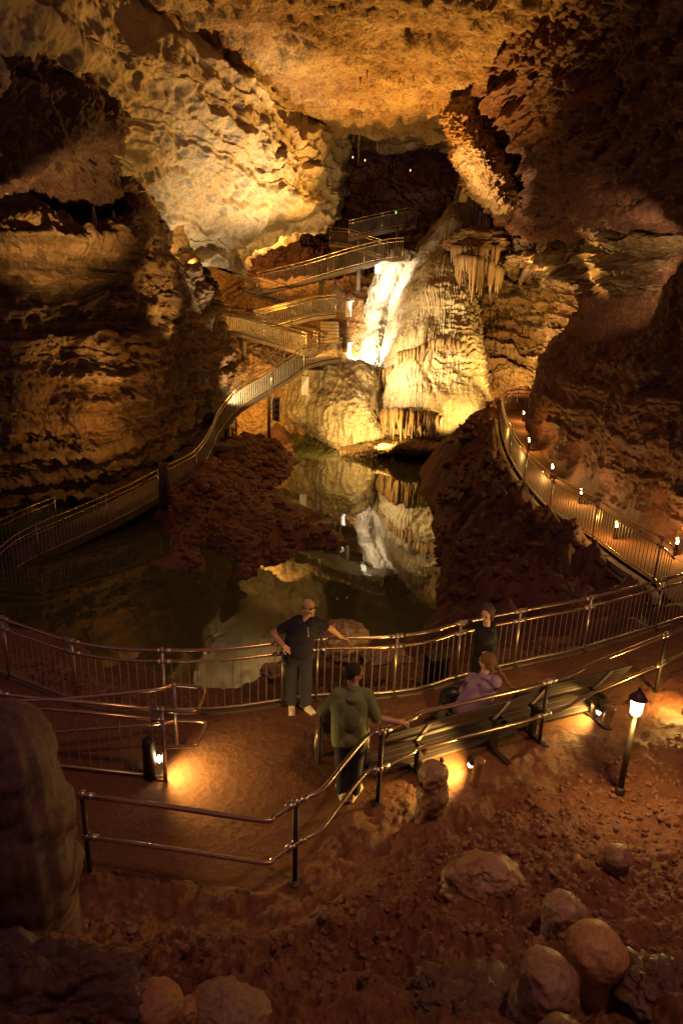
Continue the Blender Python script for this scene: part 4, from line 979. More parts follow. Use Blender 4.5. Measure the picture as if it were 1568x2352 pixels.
def hand(mb, w, d, back, side=1, curl=.5, sc=1.):
    """palm, four jointed fingers and a thumb; w wrist, d finger direction, back = normal of the back of the hand"""
    w = np.asarray(w, float); d = nz(d); back = nz(back - d * (np.asarray(back) @ d)); s = np.cross(d, back) * side
    for i in range(4):
        k = w + d * .082 * sc + s * (1.5 - i) * .019 * sc
        mb.capsule(w + s * (1.5 - i) * .012 * sc, k, .014 * sc, .0125 * sc, 10, 3)
        a = k; dr = d; ln = [(.040, .026, .020), (.045, .029, .022), (.042, .027, .021), (.032, .021, .018)][i]
        for j, l in enumerate(ln):
            an = curl * (.5, .9, .7)[j]; dr = nz(dr * math.cos(an) - back * math.sin(an)); b_ = a + dr * l * sc
            mb.capsule(a, b_, (.0095, .0088, .008)[j] * sc, (.0088, .008, .007)[j] * sc, 9, 3); a = b_
    t0 = w + d * .02 * sc + s * .022 * sc; t1 = t0 + nz(d * .6 + s * .8 - back * .2) * .04 * sc; t2 = t1 + nz(d * .8 + s * .4 - back * .5 * curl) * .032 * sc; t3 = t2 + nz(d * .9 + s * .1 - back * .9 * curl) * .024 * sc
    mb.capsule(t0, t1, .014 * sc, .012 * sc, 9, 3); mb.capsule(t1, t2, .011 * sc, .0098 * sc, 9, 3); mb.capsule(t2, t3, .0098 * sc, .0082 * sc, 9, 3)
def frame(f, up):
    f = nz(f); r = nz(np.cross(f, up)); u = np.cross(r, f); return r, f, u      # right, forward, up
def head(mb, c, f, up, s=1.):
    r, f, u = frame(f, up); R = np.stack([r, f, u], 1); c = np.asarray(c, float)
    L = lambda x, y, z_: c + (r * x + f * y + u * z_) * s
    mb.ell(L(0, -.008, .028), .076 * s, .094 * s, .088 * s, R, 22, 14)            # cranium
    mb.ell(L(0, .025, -.035), .060 * s, .066 * s, .080 * s, R, 20, 12)            # face and jaw
    mb.ell(L(0, .055, -.088), .028 * s, .026 * s, .022 * s, R, 12, 8)             # chin
    mb.capsule(L(0, .088, .008), L(0, .112, -.030), .009 * s, .014 * s, 10, 3)    # nose
    mb.capsule(L(-.020, .086, -.060), L(.020, .086, -.060), .009 * s, .009 * s, 8, 3)   # lips
    mb.capsule(L(-.040, .078, .028), L(.040, .078, .028), .011 * s, .011 * s, 8, 3)     # brow
    for x in (-1, 1):
        mb.ell(L(x * .077, -.008, -.012), .010 * s, .020 * s, .032 * s, R, 10, 8)  # ear
        mb.ell(L(x * .038, .066, -.030), .022 * s, .018 * s, .02 * s, R, 10, 8)    # cheek
    return L, R
def person(label, loc): return empty('person', loc, label=label, cat='person')
def finish(e, name, mb, mat, vox=.008, it=3, label=None, parent=None):
    return link(name, remeshed(mb, name, vox, it), mat, parent or e, label=label)
def eyes(e, L, s=1.):
    for x in (-1, 1):
        mb = MB(); mb.ell(L(x * .031, .083, .004), .011 * s, .009 * s, .0075 * s); mb.build('eye', M_EYE, e, smooth=True)
def shoe(e, ank, toe, mat, w_=.043):
    """ankle point, toe point on the ground"""
    a = np.array([ank[0], ank[1], .0]); t = np.array([toe[0], toe[1], 0.]); d = nz(t - a); heel = a - d * .06
    mb = MB(); mb.capsule(heel + Z * .045, heel + d * .08 + Z * .05, w_ * .95, w_ * .95, 14, 4); mb.capsule(heel + d * .08 + Z * .055, heel + d * .22 + Z * .036, w_, w_ * .82, 14, 4); mb.capsule(heel + Z * .07, a + Z * .10, .042, .044, 12, 4)
    mb.box(heel + d * .095 + Z * .012, (.29, .088, .022), (d, np.cross(Z, d), Z))
    finish(e, 'shoe', mb, mat, .007, 2)
UPP = (0, 0, 1)
# --- bald man in navy shirt -------------------------------------------------
Y0 = 7.98
e = person('bald man in a dark shirt and jeans, hand on hip, other arm along the railing', (-.48, Y0, 0))
hc = P(708, 1397, Y0 - .02); nb_ = P(697, 1432, Y0 + .0)
shR = P(672, 1432, Y0 + .02); shL = P(727, 1430, Y0 + .02); elR = P(627, 1455, Y0 + .04); wrR = P(652, 1484, Y0 - .12); haR = P(666, 1494, Y0 - .13)
elL = P(757, 1442, Y0 + .06); wrL = Pz(783, 1463, .98); haL = Pz(797, 1465, .955)
hipR = P(671, 1512, Y0); hipL = P(700, 1512, Y0); knR = P(668, 1567, Y0 - .02); knL = P(704, 1567, Y0 - .02)
anR = Pz(669, 1620, .08); anL = Pz(701, 1622, .08); anR[1] = Y0 - .0; anL[1] = Y0 - .0
waist = P(687, 1490, Y0); chest = P(695, 1448, Y0)
mb = MB(); L, R = head(mb, hc, (.62, -.66, -.42), (.1, -.25, 1)); mb.capsule(hc - Z * .05 + np.array([-.01, .02, 0]), nb_ - Z * .03, .050, .052, 16, 4)
mb.capsule(nb_ - Z * .07, waist, .05, .07, 18, 4)
for a, b_, r0, r1 in [(shR, elR, .052, .043), (elR, wrR, .043, .029), (shL, elL, .052, .042), (elL, wrL, .043, .028), (hipR, knR, .06, .05), (knR, anR, .055, .04), (hipL, knL, .06, .05), (knL, anL, .055, .04), (hipR, hipL, .06, .06), (waist, (hipR + hipL) / 2, .07, .07)]: mb.capsule(a, b_, r0, r1, 14, 4)
hand(mb, wrR, haR - wrR + [.0, 0, -.01], (-.2, -.8, .5), 1, .35); hand(mb, wrL, nz(haL - wrL), (0, -.2, 1), -1, .8)
finish(e, 'body', mb, M_SKIN, .0065, 2); eyes(e, L)
mb = MB(); mb.ell(L(0, -.012, .035), .080, .098, .088, R); mb.ell(L(0, -.05, -.02), .06, .05, .05, R)
finish(e, 'cropped_hair', mb, M_STUB, .008, 2)
mb = MB(); mb.capsule(shR + [.0, 0, -.0], shL, .075, .075, 18, 4); mb.capsule(shR * .75 + shL * .25, P(672, 1480, Y0), .115, .115, 18, 4); mb.capsule(shR * .25 + shL * .75, P(701, 1480, Y0), .112, .118, 18, 4)
mb.ell(P(688, 1488, Y0 - .04), .165, .135, .17); mb.ell(P(694, 1450, Y0 - .03), .165, .11, .15); mb.capsule(P(674, 1500, Y0), P(701, 1501, Y0), .115, .115, 16, 4)
mb.capsule(shR, shR * .42 + elR * .58, .072, .066, 16, 4); mb.capsule(shL, shL * .35 + elL * .65, .070, .062, 16, 4); mb.capsule(nb_ - Z * .03, nb_ - Z * .06, .078, .1, 16, 4)
sh = finish(e, 'shirt', mb, M_NAVY, .009, 4)
mb = MB()
for h_, k_, a_ in ((hipR, knR, anR), (hipL, knL, anL)): mb.capsule(h_, k_, .098, .078, 18, 4); mb.capsule(k_, a_ + Z * .02, .078, .072, 18, 4)
mb.capsule(hipR + Z * .05, hipL + Z * .05, .125, .125, 18, 4); finish(e, 'trousers', mb, M_JEAN, .009, 4)
shoe(e, anR, Pz(670, 1636, 0), M_SHOE); shoe(e, anL, Pz(709, 1634, 0), M_SHOE)
mb = MB()
for x in (-1, 1): mb.ell(L(x * .032, .082, .082), .026, .012, .017, R)
mb.tube([L(-.06, .07, .085), L(0, .1, .09), L(.06, .07, .085)], .004, 6)
for x in (-1, 1): mb.tube([L(x * .06, .07, .085), L(x * .084, .0, .05), L(x * .083, -.03, .02)], .0035, 6)
mb.build('sunglasses', M_BLACK, e, smooth=True)
mb = MB()
for k in range(4): mb.ell(P(707 + k * .4, 1444 + k * 5.5, Y0 - .17), .011, .006, .016)
mb.build('hanging_spectacles', M_STEEL, sh, smooth=True)
# --- man in olive shirt -----------------------------------------------------
Y0 = 6.33
e = person('man in an olive green shirt seen from behind, one hand on the handrail', (.18, Y0, 0))
hc = P(813, 1546, Y0 + .03); nb_ = P(811, 1578, Y0)
shL = P(778, 1596, Y0 + .0); shR = P(842, 1598, Y0 + .02); elL = P(741, 1630, Y0 + .10); wrL = P(735, 1636, Y0 + .34); haL = P(745, 1636, Y0 + .42)
elR = P(864, 1648, Y0 + .02); wrR = Pz(918, 1659, 1.0); haR = Pz(937, 1655, .965)
hipL = P(788, 1712, Y0); hipR = P(817, 1712, Y0); knL = P(788, 1772, Y0 + .0); knR = P(814, 1772, Y0); anL = P(786, 1818, Y0); anR = P(812, 1818, Y0)
anL[2] = anR[2] = .08
mb = MB(); L, R = head(mb, hc, (.86, .38, -.30), (.05, -.05, 1)); mb.capsule(hc - Z * .05, nb_ - Z * .03, .052, .056, 16, 4)
mb.capsule(nb_ - Z * .08, P(803, 1680, Y0), .05, .07, 18, 4)
for a, b_, r0, r1 in [(shL, elL, .05, .043), (elL, wrL, .042, .028), (shR, elR, .05, .043), (elR, wrR, .042, .028), (hipL, knL, .06, .05), (knL, anL, .055, .04), (hipR, knR, .06, .05), (knR, anR, .055, .04), (hipL, hipR, .06, .06), (P(803, 1680, Y0), (hipL + hipR) / 2, .07, .07)]: mb.capsule(a, b_, r0, r1, 14, 4)
hand(mb, wrL, (.2, 1, -.1), (-.3, 0, 1), 1, .9); hand(mb, wrR, nz(haR - wrR), (0, -.2, 1), 1, .85)
finish(e, 'body', mb, M_SKIN, .0065, 2); eyes(e, L)
mb = MB(); mb.ell(L(0, -.022, .035), .083, .096, .088, R); mb.ell(L(0, -.058, -.02), .068, .052, .062, R); finish(e, 'hair', mb, M_HAIRD, .009, 1)
mb = MB(); mb.capsule(shL, shR, .085, .085, 18, 4); mb.capsule(nb_ - Z * .02, nb_ - Z * .09, .075, .13, 16, 4)
mb.capsule(P(786, 1610, Y0), P(786, 1700, Y0), .125, .125, 18, 4); mb.capsule(P(820, 1610, Y0), P(818, 1698, Y0), .12, .125, 18, 4); mb.ell(P(803, 1640, Y0 - .02), .185, .13, .25); mb.ell(P(802, 1690, Y0), .185, .15, .14)
mb.capsule(shL, elL, .076, .066, 16, 4); mb.capsule(elL, elL * .7 + wrL * .3, .064, .058, 14, 4); mb.capsule(shR, elR, .078, .066, 16, 4)
finish(e, 'shirt', mb, M_GREEN, .009, 4)
mb = MB()
for h_, k_, a_ in ((hipL, knL, anL), (hipR, knR, anR)): mb.capsule(h_, k_, .105, .085, 18, 4); mb.capsule(k_, a_ + Z * .02, .085, .078, 18, 4)
mb.capsule(hipL + Z * .05, hipR + Z * .05, .13, .13, 18, 4); finish(e, 'trousers', mb, M_JEAN, .009, 4)
shoe(e, anL, anL + np.array([-.05, .2, 0]), M_SHOE); shoe(e, anR, anR + np.array([.10, .2, 0]), M_SHOE)
# wheelchair in front of him
wb = np.array([.115, Y0 + .62, 0]); e = empty('wheelchair', wb, label='black wheelchair with tall spoked wheels pushed by the man in olive', cat='wheelchair')
for s in (-1, 1):
    c = wb + np.array([s * .27, 0, .30]); mb = MB(); mb.tube([c + np.array([s * .01 * math.cos(t) * 0, .29 * math.cos(t), .29 * math.sin(t)]) for t in np.linspace(0, 2 * math.pi, 33)], .014, 8, False)
    wh = mb.build('wheel', M_TYRE, e, smooth=True)
    mb = MB()
    for k in range(16):
        t = 2 * math.pi * k / 16; mb.tube([c + np.array([s * .02, 0, 0]), c + np.array([0, .28 * math.cos(t), .28 * math.sin(t)])], .002, 4)
    mb.tube([c - np.array([.03, 0, 0]), c + np.array([.03, 0, 0])], .022, 10); mb.build('spokes', M_STEEL, wh)
    c2 = c + np.array([s * .05, 0, 0]); mb = MB(); mb.tube([c2 + np.array([0, .25 * math.cos(t), .25 * math.sin(t)]) for t in np.linspace(0, 2 * math.pi, 33)], .008, 6, False); mb.build('hand_rim', M_STEEL, wh, smooth=True)
    c3 = wb + np.array([s * .22, .38, .09]); mb = MB(); mb.tube([c3 + np.array([0, .075 * math.cos(t), .075 * math.sin(t)]) for t in np.linspace(0, 2 * math.pi, 19)], .014, 7, False); mb.tube([c3 - np.array([.02, 0, 0]), c3 + np.array([.02, 0, 0])], .02, 8); mb.build('castor', M_TYRE, e, smooth=True)
    a = wb + np.array([s * .24, -.12, 0]); MB().tube([a + np.array([0, -.12, .93]), a + np.array([0, .0, .93]), a + np.array([0, .02, .90]), a + np.array([0, .04, .3]), a + np.array([0, .5, .28]), a + np.array([0, .52, .10])], .012, 8).build('side_frame', M_DKST, e, smooth=True)
    MB().tube([a + np.array([0, -.13, .93]), a + np.array([0, -.03, .93])], .018, 10).build('push_handle', M_BLACK, e, smooth=True)
    MB().box(a + np.array([0, .22, .66]), (.05, .30, .03)).build('armrest', M_BLACK, e, bevel=.01)
    MB().box(wb + np.array([s * .12, .48, .10]), (.17, .14, .012)).build('footplate', M_DKST, e)
MB().box(wb + np.array([0, .10, .47]), (.46, .42, .05)).build('seat', M_BLACK, e, bevel=.015)
MB().box(wb + np.array([0, -.10, .70]), (.46, .03, .40)).build('backrest', M_BLACK, e, bevel=.012)
# --- standing woman at the railing ------------------------------------------
Y0 = 8.28
e = person('woman with long brown hair in black leaning her arm on the railing', (1.9, Y0, 0))
hc = P(1117, 1408, Y0 - .04); nb_ = P(1117, 1432, Y0)
shR = P(1128, 1441, Y0 + .02); shL = P(1102, 1440, Y0 + .04); elL = P(1086, 1437, Y0 + .28); wrL = Pz(1079, 1428, 1.0); haL = Pz(1068, 1429, .965); elR = P(1136, 1476, Y0 + .04); wrR = P(1124, 1500, Y0 - .14); haR = P(1118, 1505, Y0 - .16)
hipR = P(1120, 1515, Y0); hipL = P(1101, 1515, Y0); knR = P(1110, 1568, Y0 - .02); knL = P(1088, 1566, Y0 - .04); anR = P(1102, 1616, Y0); anL = P(1078, 1612, Y0); anR[2] = anL[2] = .08
mb = MB(); L, R = head(mb, hc, (-.55, -.78, -.35), (.0, -.2, 1), .95); mb.capsule(hc - Z * .05 + [.01, .02, 0], nb_ - Z * .03, .045, .052, 16, 4)
mb.capsule(nb_ - Z * .06, P(1111, 1490, Y0), .04, .06, 18, 4)
for a, b_, r0, r1 in [(shR, elR, .042, .036), (elR, wrR, .036, .025), (shL, elL, .042, .036), (elL, wrL, .036, .025), (hipL, knL, .06, .045), (knL, anL, .05, .035), (hipR, knR, .06, .045), (knR, anR, .05, .035), (hipL, hipR, .05, .05), (P(1111, 1490, Y0), (hipL + hipR) / 2, .06, .06)]: mb.capsule(a, b_, r0, r1, 14, 4)
hand(mb, wrL, nz(haL - wrL), (0, -.1, 1), 1, .8, .9); hand(mb, wrR, haR - wrR, (.3, -.8, .3), 1, .5, .9)
finish(e, 'body', mb, M_SKIN2, .0065, 2); eyes(e, L, .95)
mb = MB(); mb.ell(L(0, -.03, .04), .090, .095, .094, R); mb.ell(L(.03, -.055, -.05), .080, .06, .11, R)
for k in range(9):
    x = -.072 + k * .018; mb.capsule(L(x, -.06 - .02 * math.cos(k), .02), L(x * 1.1 + .02, -.055, -.19 - .012 * (k % 3)), .026, .014, 10, 3)
mb.capsule(L(.078, .02, .05), L(.086, .02, -.15), .022, .012, 10, 3); mb.capsule(L(-.078, .0, .04), L(-.084, .0, -.10), .018, .01, 10, 3)
finish(e, 'hair', mb, M_HAIRB, .0075, 1)
mb = MB(); mb.capsule(shL, shR, .065, .065, 18, 4); mb.capsule(nb_ - Z * .05, nb_ - Z * .1, .06, .1, 14, 4); mb.capsule(P(1108, 1455, Y0), P(1107, 1512, Y0), .115, .12, 18, 4); mb.capsule(P(1119, 1455, Y0), P(1119, 1512, Y0), .11, .12, 18, 4); mb.ell(P(1113, 1462, Y0 - .06), .14, .1, .11)
mb.capsule(shL, elL, .055, .048, 14, 4); mb.capsule(elL, wrL, .048, .036, 14, 4); mb.capsule(shR, elR, .056, .048, 14, 4); mb.capsule(elR, wrR, .047, .036, 14, 4)
finish(e, 'jumper', mb, M_BLK, .009, 4)
mb = MB()
for h_, k_, a_ in ((hipL, knL, anL), (hipR, knR, anR)): mb.capsule(h_, k_, .095, .068, 18, 4); mb.capsule(k_, a_ + Z * .02, .068, .055, 18, 4)
mb.capsule(hipL, hipR, .115, .115, 18, 4); finish(e, 'trousers', mb, M_BLK, .009, 4)
shoe(e, anR, anR + np.array([-.05, -.2, 0]), M_BLK, .038); shoe(e, anL, anL + np.array([-.12, -.18, 0]), M_BLK, .038)
# --- seated woman -----------------------------------------------------------
bd, bf = BE1[3], BE1[4]; so = np.array([1.80, 6.93, 0]); so = np.array([so[0], BE1[1][1] + (so[0] - BE1[1][0]) * bd[1] / bd[0], 0]) + bf * .30
e = person('woman in a mauve shirt with a curly ginger ponytail sitting on the bench', so)
pel = so + Z * .56; nb_ = P(1112, 1547, so[1] + .06); hc = P(1118, 1520, so[1] + .10)
shL = P(1083, 1560, so[1] + .16); shR = P(1135, 1566, so[1] - .0); elL = P(1060, 1592, so[1] + .26); wrL = P(1046, 1586, so[1] + .48); elR = P(1084, 1603, so[1] + .18); wrR = P(1050, 1589, so[1] + .42)
elR2 = shR + np.array([-.03, .12, -.28])
knL = P(1022, 1607, so[1] + .50); knR = P(1048, 1600, so[1] + .52); anL = knL + np.array([-.02, .12, 0]); anR = knR + np.array([.03, .12, 0]); anL[2] = anR[2] = .08
mb = MB(); L, R = head(mb, hc, (-.62, .72, -.15), (0, 0, 1)); mb.capsule(hc - Z * .05, nb_ - Z * .03, .048, .055, 16, 4); mb.capsule(nb_ - Z * .07, pel, .05, .07, 18, 4)
for a, b_, r0, r1 in [(shL, elL, .05, .042), (elL, wrL, .042, .028), (shR, elR2, .042, .038), (elR2, wrR, .043, .028), (pel + bd * -.1, knL, .07, .05), (knL, anL, .055, .04), (pel + bd * .06, knR, .07, .05), (knR, anR, .055, .04)]: mb.capsule(a, b_, r0, r1, 14, 4)
hand(mb, wrL, (-.4, .6, -.3), (-.2, -.2, 1), 1, .5, .9); hand(mb, wrR, (-.8, .4, -.2), (0, -.2, 1), 1, .6, .9)
finish(e, 'body', mb, M_SKIN2, .0065, 2); eyes(e, L)
mb = MB(); mb.ell(L(0, -.02, .035), .088, .100, .094, R); mb.ell(L(0, -.055, -.03), .068, .05, .06, R); rg = random.Random(5)
for k in range(26):
    a = rg.uniform(0, 6.28); q = L(.07 * math.cos(a) * rg.random(), -.06 - .04 * rg.random(), .08 * math.sin(a)); mb.ell(q, .02, .02, .02)
finish(e, 'hair', mb, M_HAIRG, .007, 1)
mb = MB(); q = L(.03, -.11, -.02)
for k in range(12):
    q2 = q + np.array([.016 + .004 * math.sin(k * 2), -.008, -.021]); mb.ell(q2 + np.array([rg.uniform(-.012, .012), rg.uniform(-.012, .012), 0]), .027 - .001 * k, .025 - .001 * k, .022); q = q2
finish(e, 'ponytail', mb, M_HAIRG, .007, 1)
mb = MB(); mb.capsule(shL, shR, .085, .088, 18, 4); mb.capsule(nb_ - Z * .04, nb_ - Z * .1, .075, .12, 14, 4); mb.capsule(shL * .6 + shR * .4 - Z * .08, pel - bd * .08 + Z * .05, .145, .155, 18, 4); mb.capsule(shL * .35 + shR * .65 - Z * .08, pel + bd * .08 + Z * .05, .145, .155, 18, 4)
mb.capsule(shL, elL, .07, .06, 14, 4); mb.capsule(shR, elR2, .078, .068, 14, 4); mb.ell(nb_ + np.array([.02, -.02, -.02]), .09, .08, .035)
finish(e, 'shirt', mb, M_MAUVE, .009, 4)
mb = MB()
for h_, k_, a_ in ((pel - bd * .1, knL, anL), (pel + bd * .06, knR, anR)): mb.capsule(h_, k_, .125, .09, 18, 4); mb.capsule(k_, a_ + Z * .02, .085, .06, 18, 4)
mb.capsule(pel - bd * .1, pel + bd * .1, .135, .135, 16, 4); finish(e, 'trousers', mb, M_BLK, .009, 4)
shoe(e, anL, anL + np.array([-.1, .2, 0]), M_BLK); shoe(e, anR, anR + np.array([-.08, .2, 0]), M_BLK)
mb = MB(); mb.ell(knL * .55 + pel * .45 + np.array([-.05, .02, .13]), .17, .12, .13); bag = finish(e, 'handbag', mb, M_BLACK, .01, 3)
# ---------------------------------------------------------------- foreground stalagmites and boulders
def dripstone(name, base, prof, label, cat, mat=None, seed=0, amp=.03, lean=(0, 0), n=72, m=64, group=None, squash=1., flute=.0):
    """prof: (radius, height) pairs, lumpy and slightly leaning"""
    prof = list(prof[:-1]) + [(0.0, prof[-1][1])]
    pr = crom(np.array(prof, float), np.linspace(0, len(prof) - 1, m)); th = np.linspace(0, 2 * math.pi, n, endpoint=False)
    hh = max(p[1] for p in prof); r = np.maximum(pr[:, 0], .0002)
    X = r[:, None] * np.cos(th); Y = r[:, None] * np.sin(th) * squash; Zz = np.repeat(pr[:, 1][:, None], n, 1)
    q = np.stack([X.ravel(), Y.ravel(), Zz.ravel()], 1)
    s = max(p[0] for p in prof)
    d = amp * (fbm(q / (s * 1.1) + seed * 3.1, 3, .45, seed) + .30 * ridged(q / (s * .7) + seed, 3, .5, seed + 3)) + amp * .22 * fbm(q / (s * .16), 3, .6, seed + 7)
    if flute: d = d + flute * np.tile(ridged(np.stack([np.cos(th) * 2.5, np.sin(th) * 2.5, th * 0], 1), 2, .5, seed), m)
    nrm = q.copy(); nrm[:, 2] = 0; nrm /= np.maximum(np.linalg.norm(nrm, axis=1, keepdims=True), 1e-6)
    fade = np.clip(np.repeat(r, n) / (s * .35), 0, 1)
    q = q + nrm * (d * fade)[:, None]; q[:, 2] += .4 * d * (1 - fade)
    k = q[:, 2] / max(hh, .01); q[:, 0] += lean[0] * k ** 1.3; q[:, 1] += lean[1] * k ** 1.3
    q += np.asarray(base)
    a = np.arange(m * n).reshape(m, n); b_ = np.roll(a, -1, 1)
    f = np.stack([a[:-1].ravel(), b_[:-1].ravel(), b_[1:].ravel(), a[1:].ravel()], 1)
    return link(name, mesh_np(name, q, f), mat or M_STONE, None, label=label, cat=cat, **({'group': group} if group else {}))
def atb(u, v, z): p = Pz(u, v, z); return np.array([p[0], p[1], z])
M_COLUMN = rock('dark_dripstone', (.11, .065, .05), (.17, .11, .07), (.06, .035, .03), 1.6, bump=.7, bdist=.02, rough=.75, wet=.15, stretch=(1, 1, .6))
dripstone('stalagmite', atb(70, 2090, .35), [(.36, -.4), (.38, 0), (.40, .4), (.39, .9), (.36, 1.25), (.32, 1.6), (.25, 1.85), (.15, 1.97), (.01, 2.0)], 'massive dark stalagmite column filling the left edge behind the front handrail', 'stalagmite', M_COLUMN, 3, .06, flute=.02)
dripstone('stalagmite', atb(985, 1885, .02), [(.15, -.1), (.15, .05), (.14, .22), (.17, .34), (.14, .48), (.15, .60), (.11, .70), (.01, .74)], 'knobbly waist high stalagmite left of the short bollard', 'stalagmite', M_STONE, 5, .03)
dripstone('boulder', atb(1100, 2065, .30), [(.36, -.2), (.37, .05), (.34, .22), (.28, .34), (.16, .42), (.01, .44)], 'broad wet mound of rounded rock below the stalagmite', 'boulder', M_STONE, 8, .08, squash=.8)
dripstone('stalagmite', atb(1405, 2032, .42), [(.09, -.1), (.095, .10), (.10, .24), (.12, .31), (.115, .36), (.06, .41), (.01, .42)], 'small stalagmite stub with a pale cap on the dirt at right', 'stalagmite', M_STONE, 11, .02)
dripstone('stone', atb(1462, 1998, .45), [(.07, -.05), (.075, .03), (.055, .08), (.01, .1)], 'small rounded pebble like stone right of the pale capped stub', 'stone', M_STONE, 12, .015)
dripstone('stone', atb(1322, 2000, .40), [(.09, -.05), (.10, .03), (.07, .10), (.01, .13)], 'amber lit lump of rock left of the pale capped stub', 'stone', M_OCHRE, 13, .04)
dripstone('stalagmite', atb(1290, 2135, .85), [(.18, -.4), (.17, -.1), (.165, .05), (.15, .16), (.12, .25), (.06, .31), (.01, .32)], 'rounded brown stalagmite behind the bright orange knob', 'stalagmite', M_STONE, 14, .035)
M_KNOB = rock('orange_calcite', (.40, .22, .08), (.50, .29, .12), (.30, .16, .07), 3, bump=.6, bdist=.014, rough=.55, wet=.15, vor=0)
dripstone('stalagmite', atb(1347, 2278, 1.0), [(.20, -.5), (.17, -.15), (.16, .10), (.155, .22), (.185, .34), (.18, .43), (.12, .50), (.05, .53), (.005, .535)], 'tall stalagmite with a bright orange domed knob at lower right', 'stalagmite', M_KNOB, 16, .022)
dripstone('stalagmite', atb(1245, 2330, 1.1), [(.22, -.5), (.20, -.1), (.19, .10), (.185, .24), (.15, .36), (.08, .42), (.01, .43)], 'reddish brown stalagmite shoulder left of the orange knob', 'stalagmite', M_STONE, 17, .04)
dripstone('stalagmite', atb(1280, 2480, 1.25), [(.2, -.4), (.18, 0), (.16, .2), (.13, .33), (.06, .40), (.01, .41)], 'blunt stalagmite at the bottom edge in front of the orange knob', 'stalagmite', M_STONE, 18, .03)
dripstone('stalagmite', atb(362, 2360, 1.0), [(.19, -.4), (.18, -.05), (.175, .12), (.16, .22), (.11, .29), (.05, .32), (.005, .325)], 'smooth orange domed stalagmite at the lower left bottom edge', 'stalagmite', M_KNOB, 19, .02)
dripstone('stone', atb(432, 2335, 1.05), [(.09, -.1), (.09, .03), (.06, .10), (.01, .12)], 'small round knob right of the smooth orange dome', 'stone', M_KNOB, 20, .02)
dripstone('boulder', atb(520, 2345, .95), [(.24, -.2), (.25, .02), (.20, .13), (.10, .20), (.01, .22)], 'low grey brown rock hump right of the small knob', 'boulder', M_STONE, 21, .07)
# rough wet rocks at the bottom
def rough_rock(name, base, sx, sy, sz, seed, mat, label, cat, amp=.28, **kw):
    n, m = 120, 80; th = np.linspace(0, 2 * math.pi, n, endpoint=False); ph = np.linspace(.001, math.pi - .001, m)
    q = np.stack([np.outer(np.sin(ph), np.cos(th)), np.outer(np.sin(ph), np.sin(th)), np.outer(np.cos(ph), np.ones(n))], 2).reshape(-1, 3)
    w = fbm(q * 1.1 + seed, 3, .5, seed); a1, a2 = worley(q * 1.7 + seed + .3 * w[:, None], seed)
    d = 1 + amp * (w + .8 * (a2 - a1 - .3) + .3 * ridged(q * 3 + seed, 3, .55, seed + 2) + .1 * fbm(q * 14, 2, .5, seed))
    q = q * d[:, None] * np.array([sx, sy, sz]) + np.asarray(base)
    a = np.arange(m * n).reshape(m, n); b_ = np.roll(a, -1, 1)
    f = np.stack([a[:-1].ravel(), a[1:].ravel(), b_[1:].ravel(), b_[:-1].ravel()], 1)
    return link(name, mesh_np(name, q, f), mat, None, label=label, cat=cat, **kw)
M_WETROCK = rock('wet_dark_rock', (.10, .05, .03), (.17, .095, .055), (.06, .03, .022), 4, bump=.8, bdist=.02, rough=.4, wet=.2)
rough_rock('boulder', atb(95, 2300, 1.15), .62, .35, .34, 5, M_WETROCK, 'large rough dark rock in the bottom left corner', 'boulder', .3)
rough_rock('boulder', atb(1085, 2310, .95), .38, .28, .12, 8, M_WETROCK, 'low craggy wet rock patch left of the stalagmite cluster', 'boulder', .3)
rough_rock('boulder', atb(1500, 2270, 1.2), .22, .22, .14, 9, M_WETROCK, 'small glistening craggy rock right of the orange knob', 'boulder', .3)
o = rough_rock('ledge', P(1092, 560, 36.6), 1.45, .8, .60, 31, M_BROWN, 'rock ledge carrying the hanging stalactites', None, .42)
o.parent = flow_root; o.location = -flow_root.location
for u, v, lb, c_ in [(810, 361, 'tiny white and red light high in the dark back chamber', (1, .5, .35)), (838, 368, 'tiny amber light pair in the dark back chamber', (1, .55, .15)), (942, 391, 'tiny orange light right side of the dark back chamber', (1, .5, .1)), (909, 488, 'tiny green indicator light on the topmost far walkway', (.3, 1, .1))]:
    p = P(u, v, 44 if v > 400 else 47); mb = MB(); mb.lathe(p, [(.01, -.07), (.035, -.05), (.04, .03), (.015, .06)], 8); mb.build('distant_lamp', emis('distant_glow', c_, 2.), None, smooth=True, label=lb, cat='lamp')
# rocks on the bank behind the railing
rough_rock('boulder', P(790, 1475, 10.2), .42, .35, .38, 21, M_DRIP, 'pale topped rounded rock behind the railing where the bald man rests his hand', 'boulder', .18)
rough_rock('boulder', P(885, 1508, 9.9), .36, .25, .12, 22, M_DRIP, 'flat pale wet stones at the water edge behind the railing', 'boulder', .3)
rough_rock('boulder', P(632, 1545, 10.3), .22, .2, .14, 23, M_DRIP, 'small pale rock at the water edge left of the bald man', 'boulder', .3)
rough_rock('boulder', P(1180, 1512, 10.6) - [0, 0, .1], .6, .4, .2, 24, M_RUBBLE, 'broad brown rock ledge under the railing at right', 'boulder', .25)
rough_rock('boulder', P(1290, 1482, 11.0) - [0, 0, .1], .5, .35, .2, 25, M_RUBBLE, 'flat brown rock beyond the railing right of the ledge', 'boulder', .25)
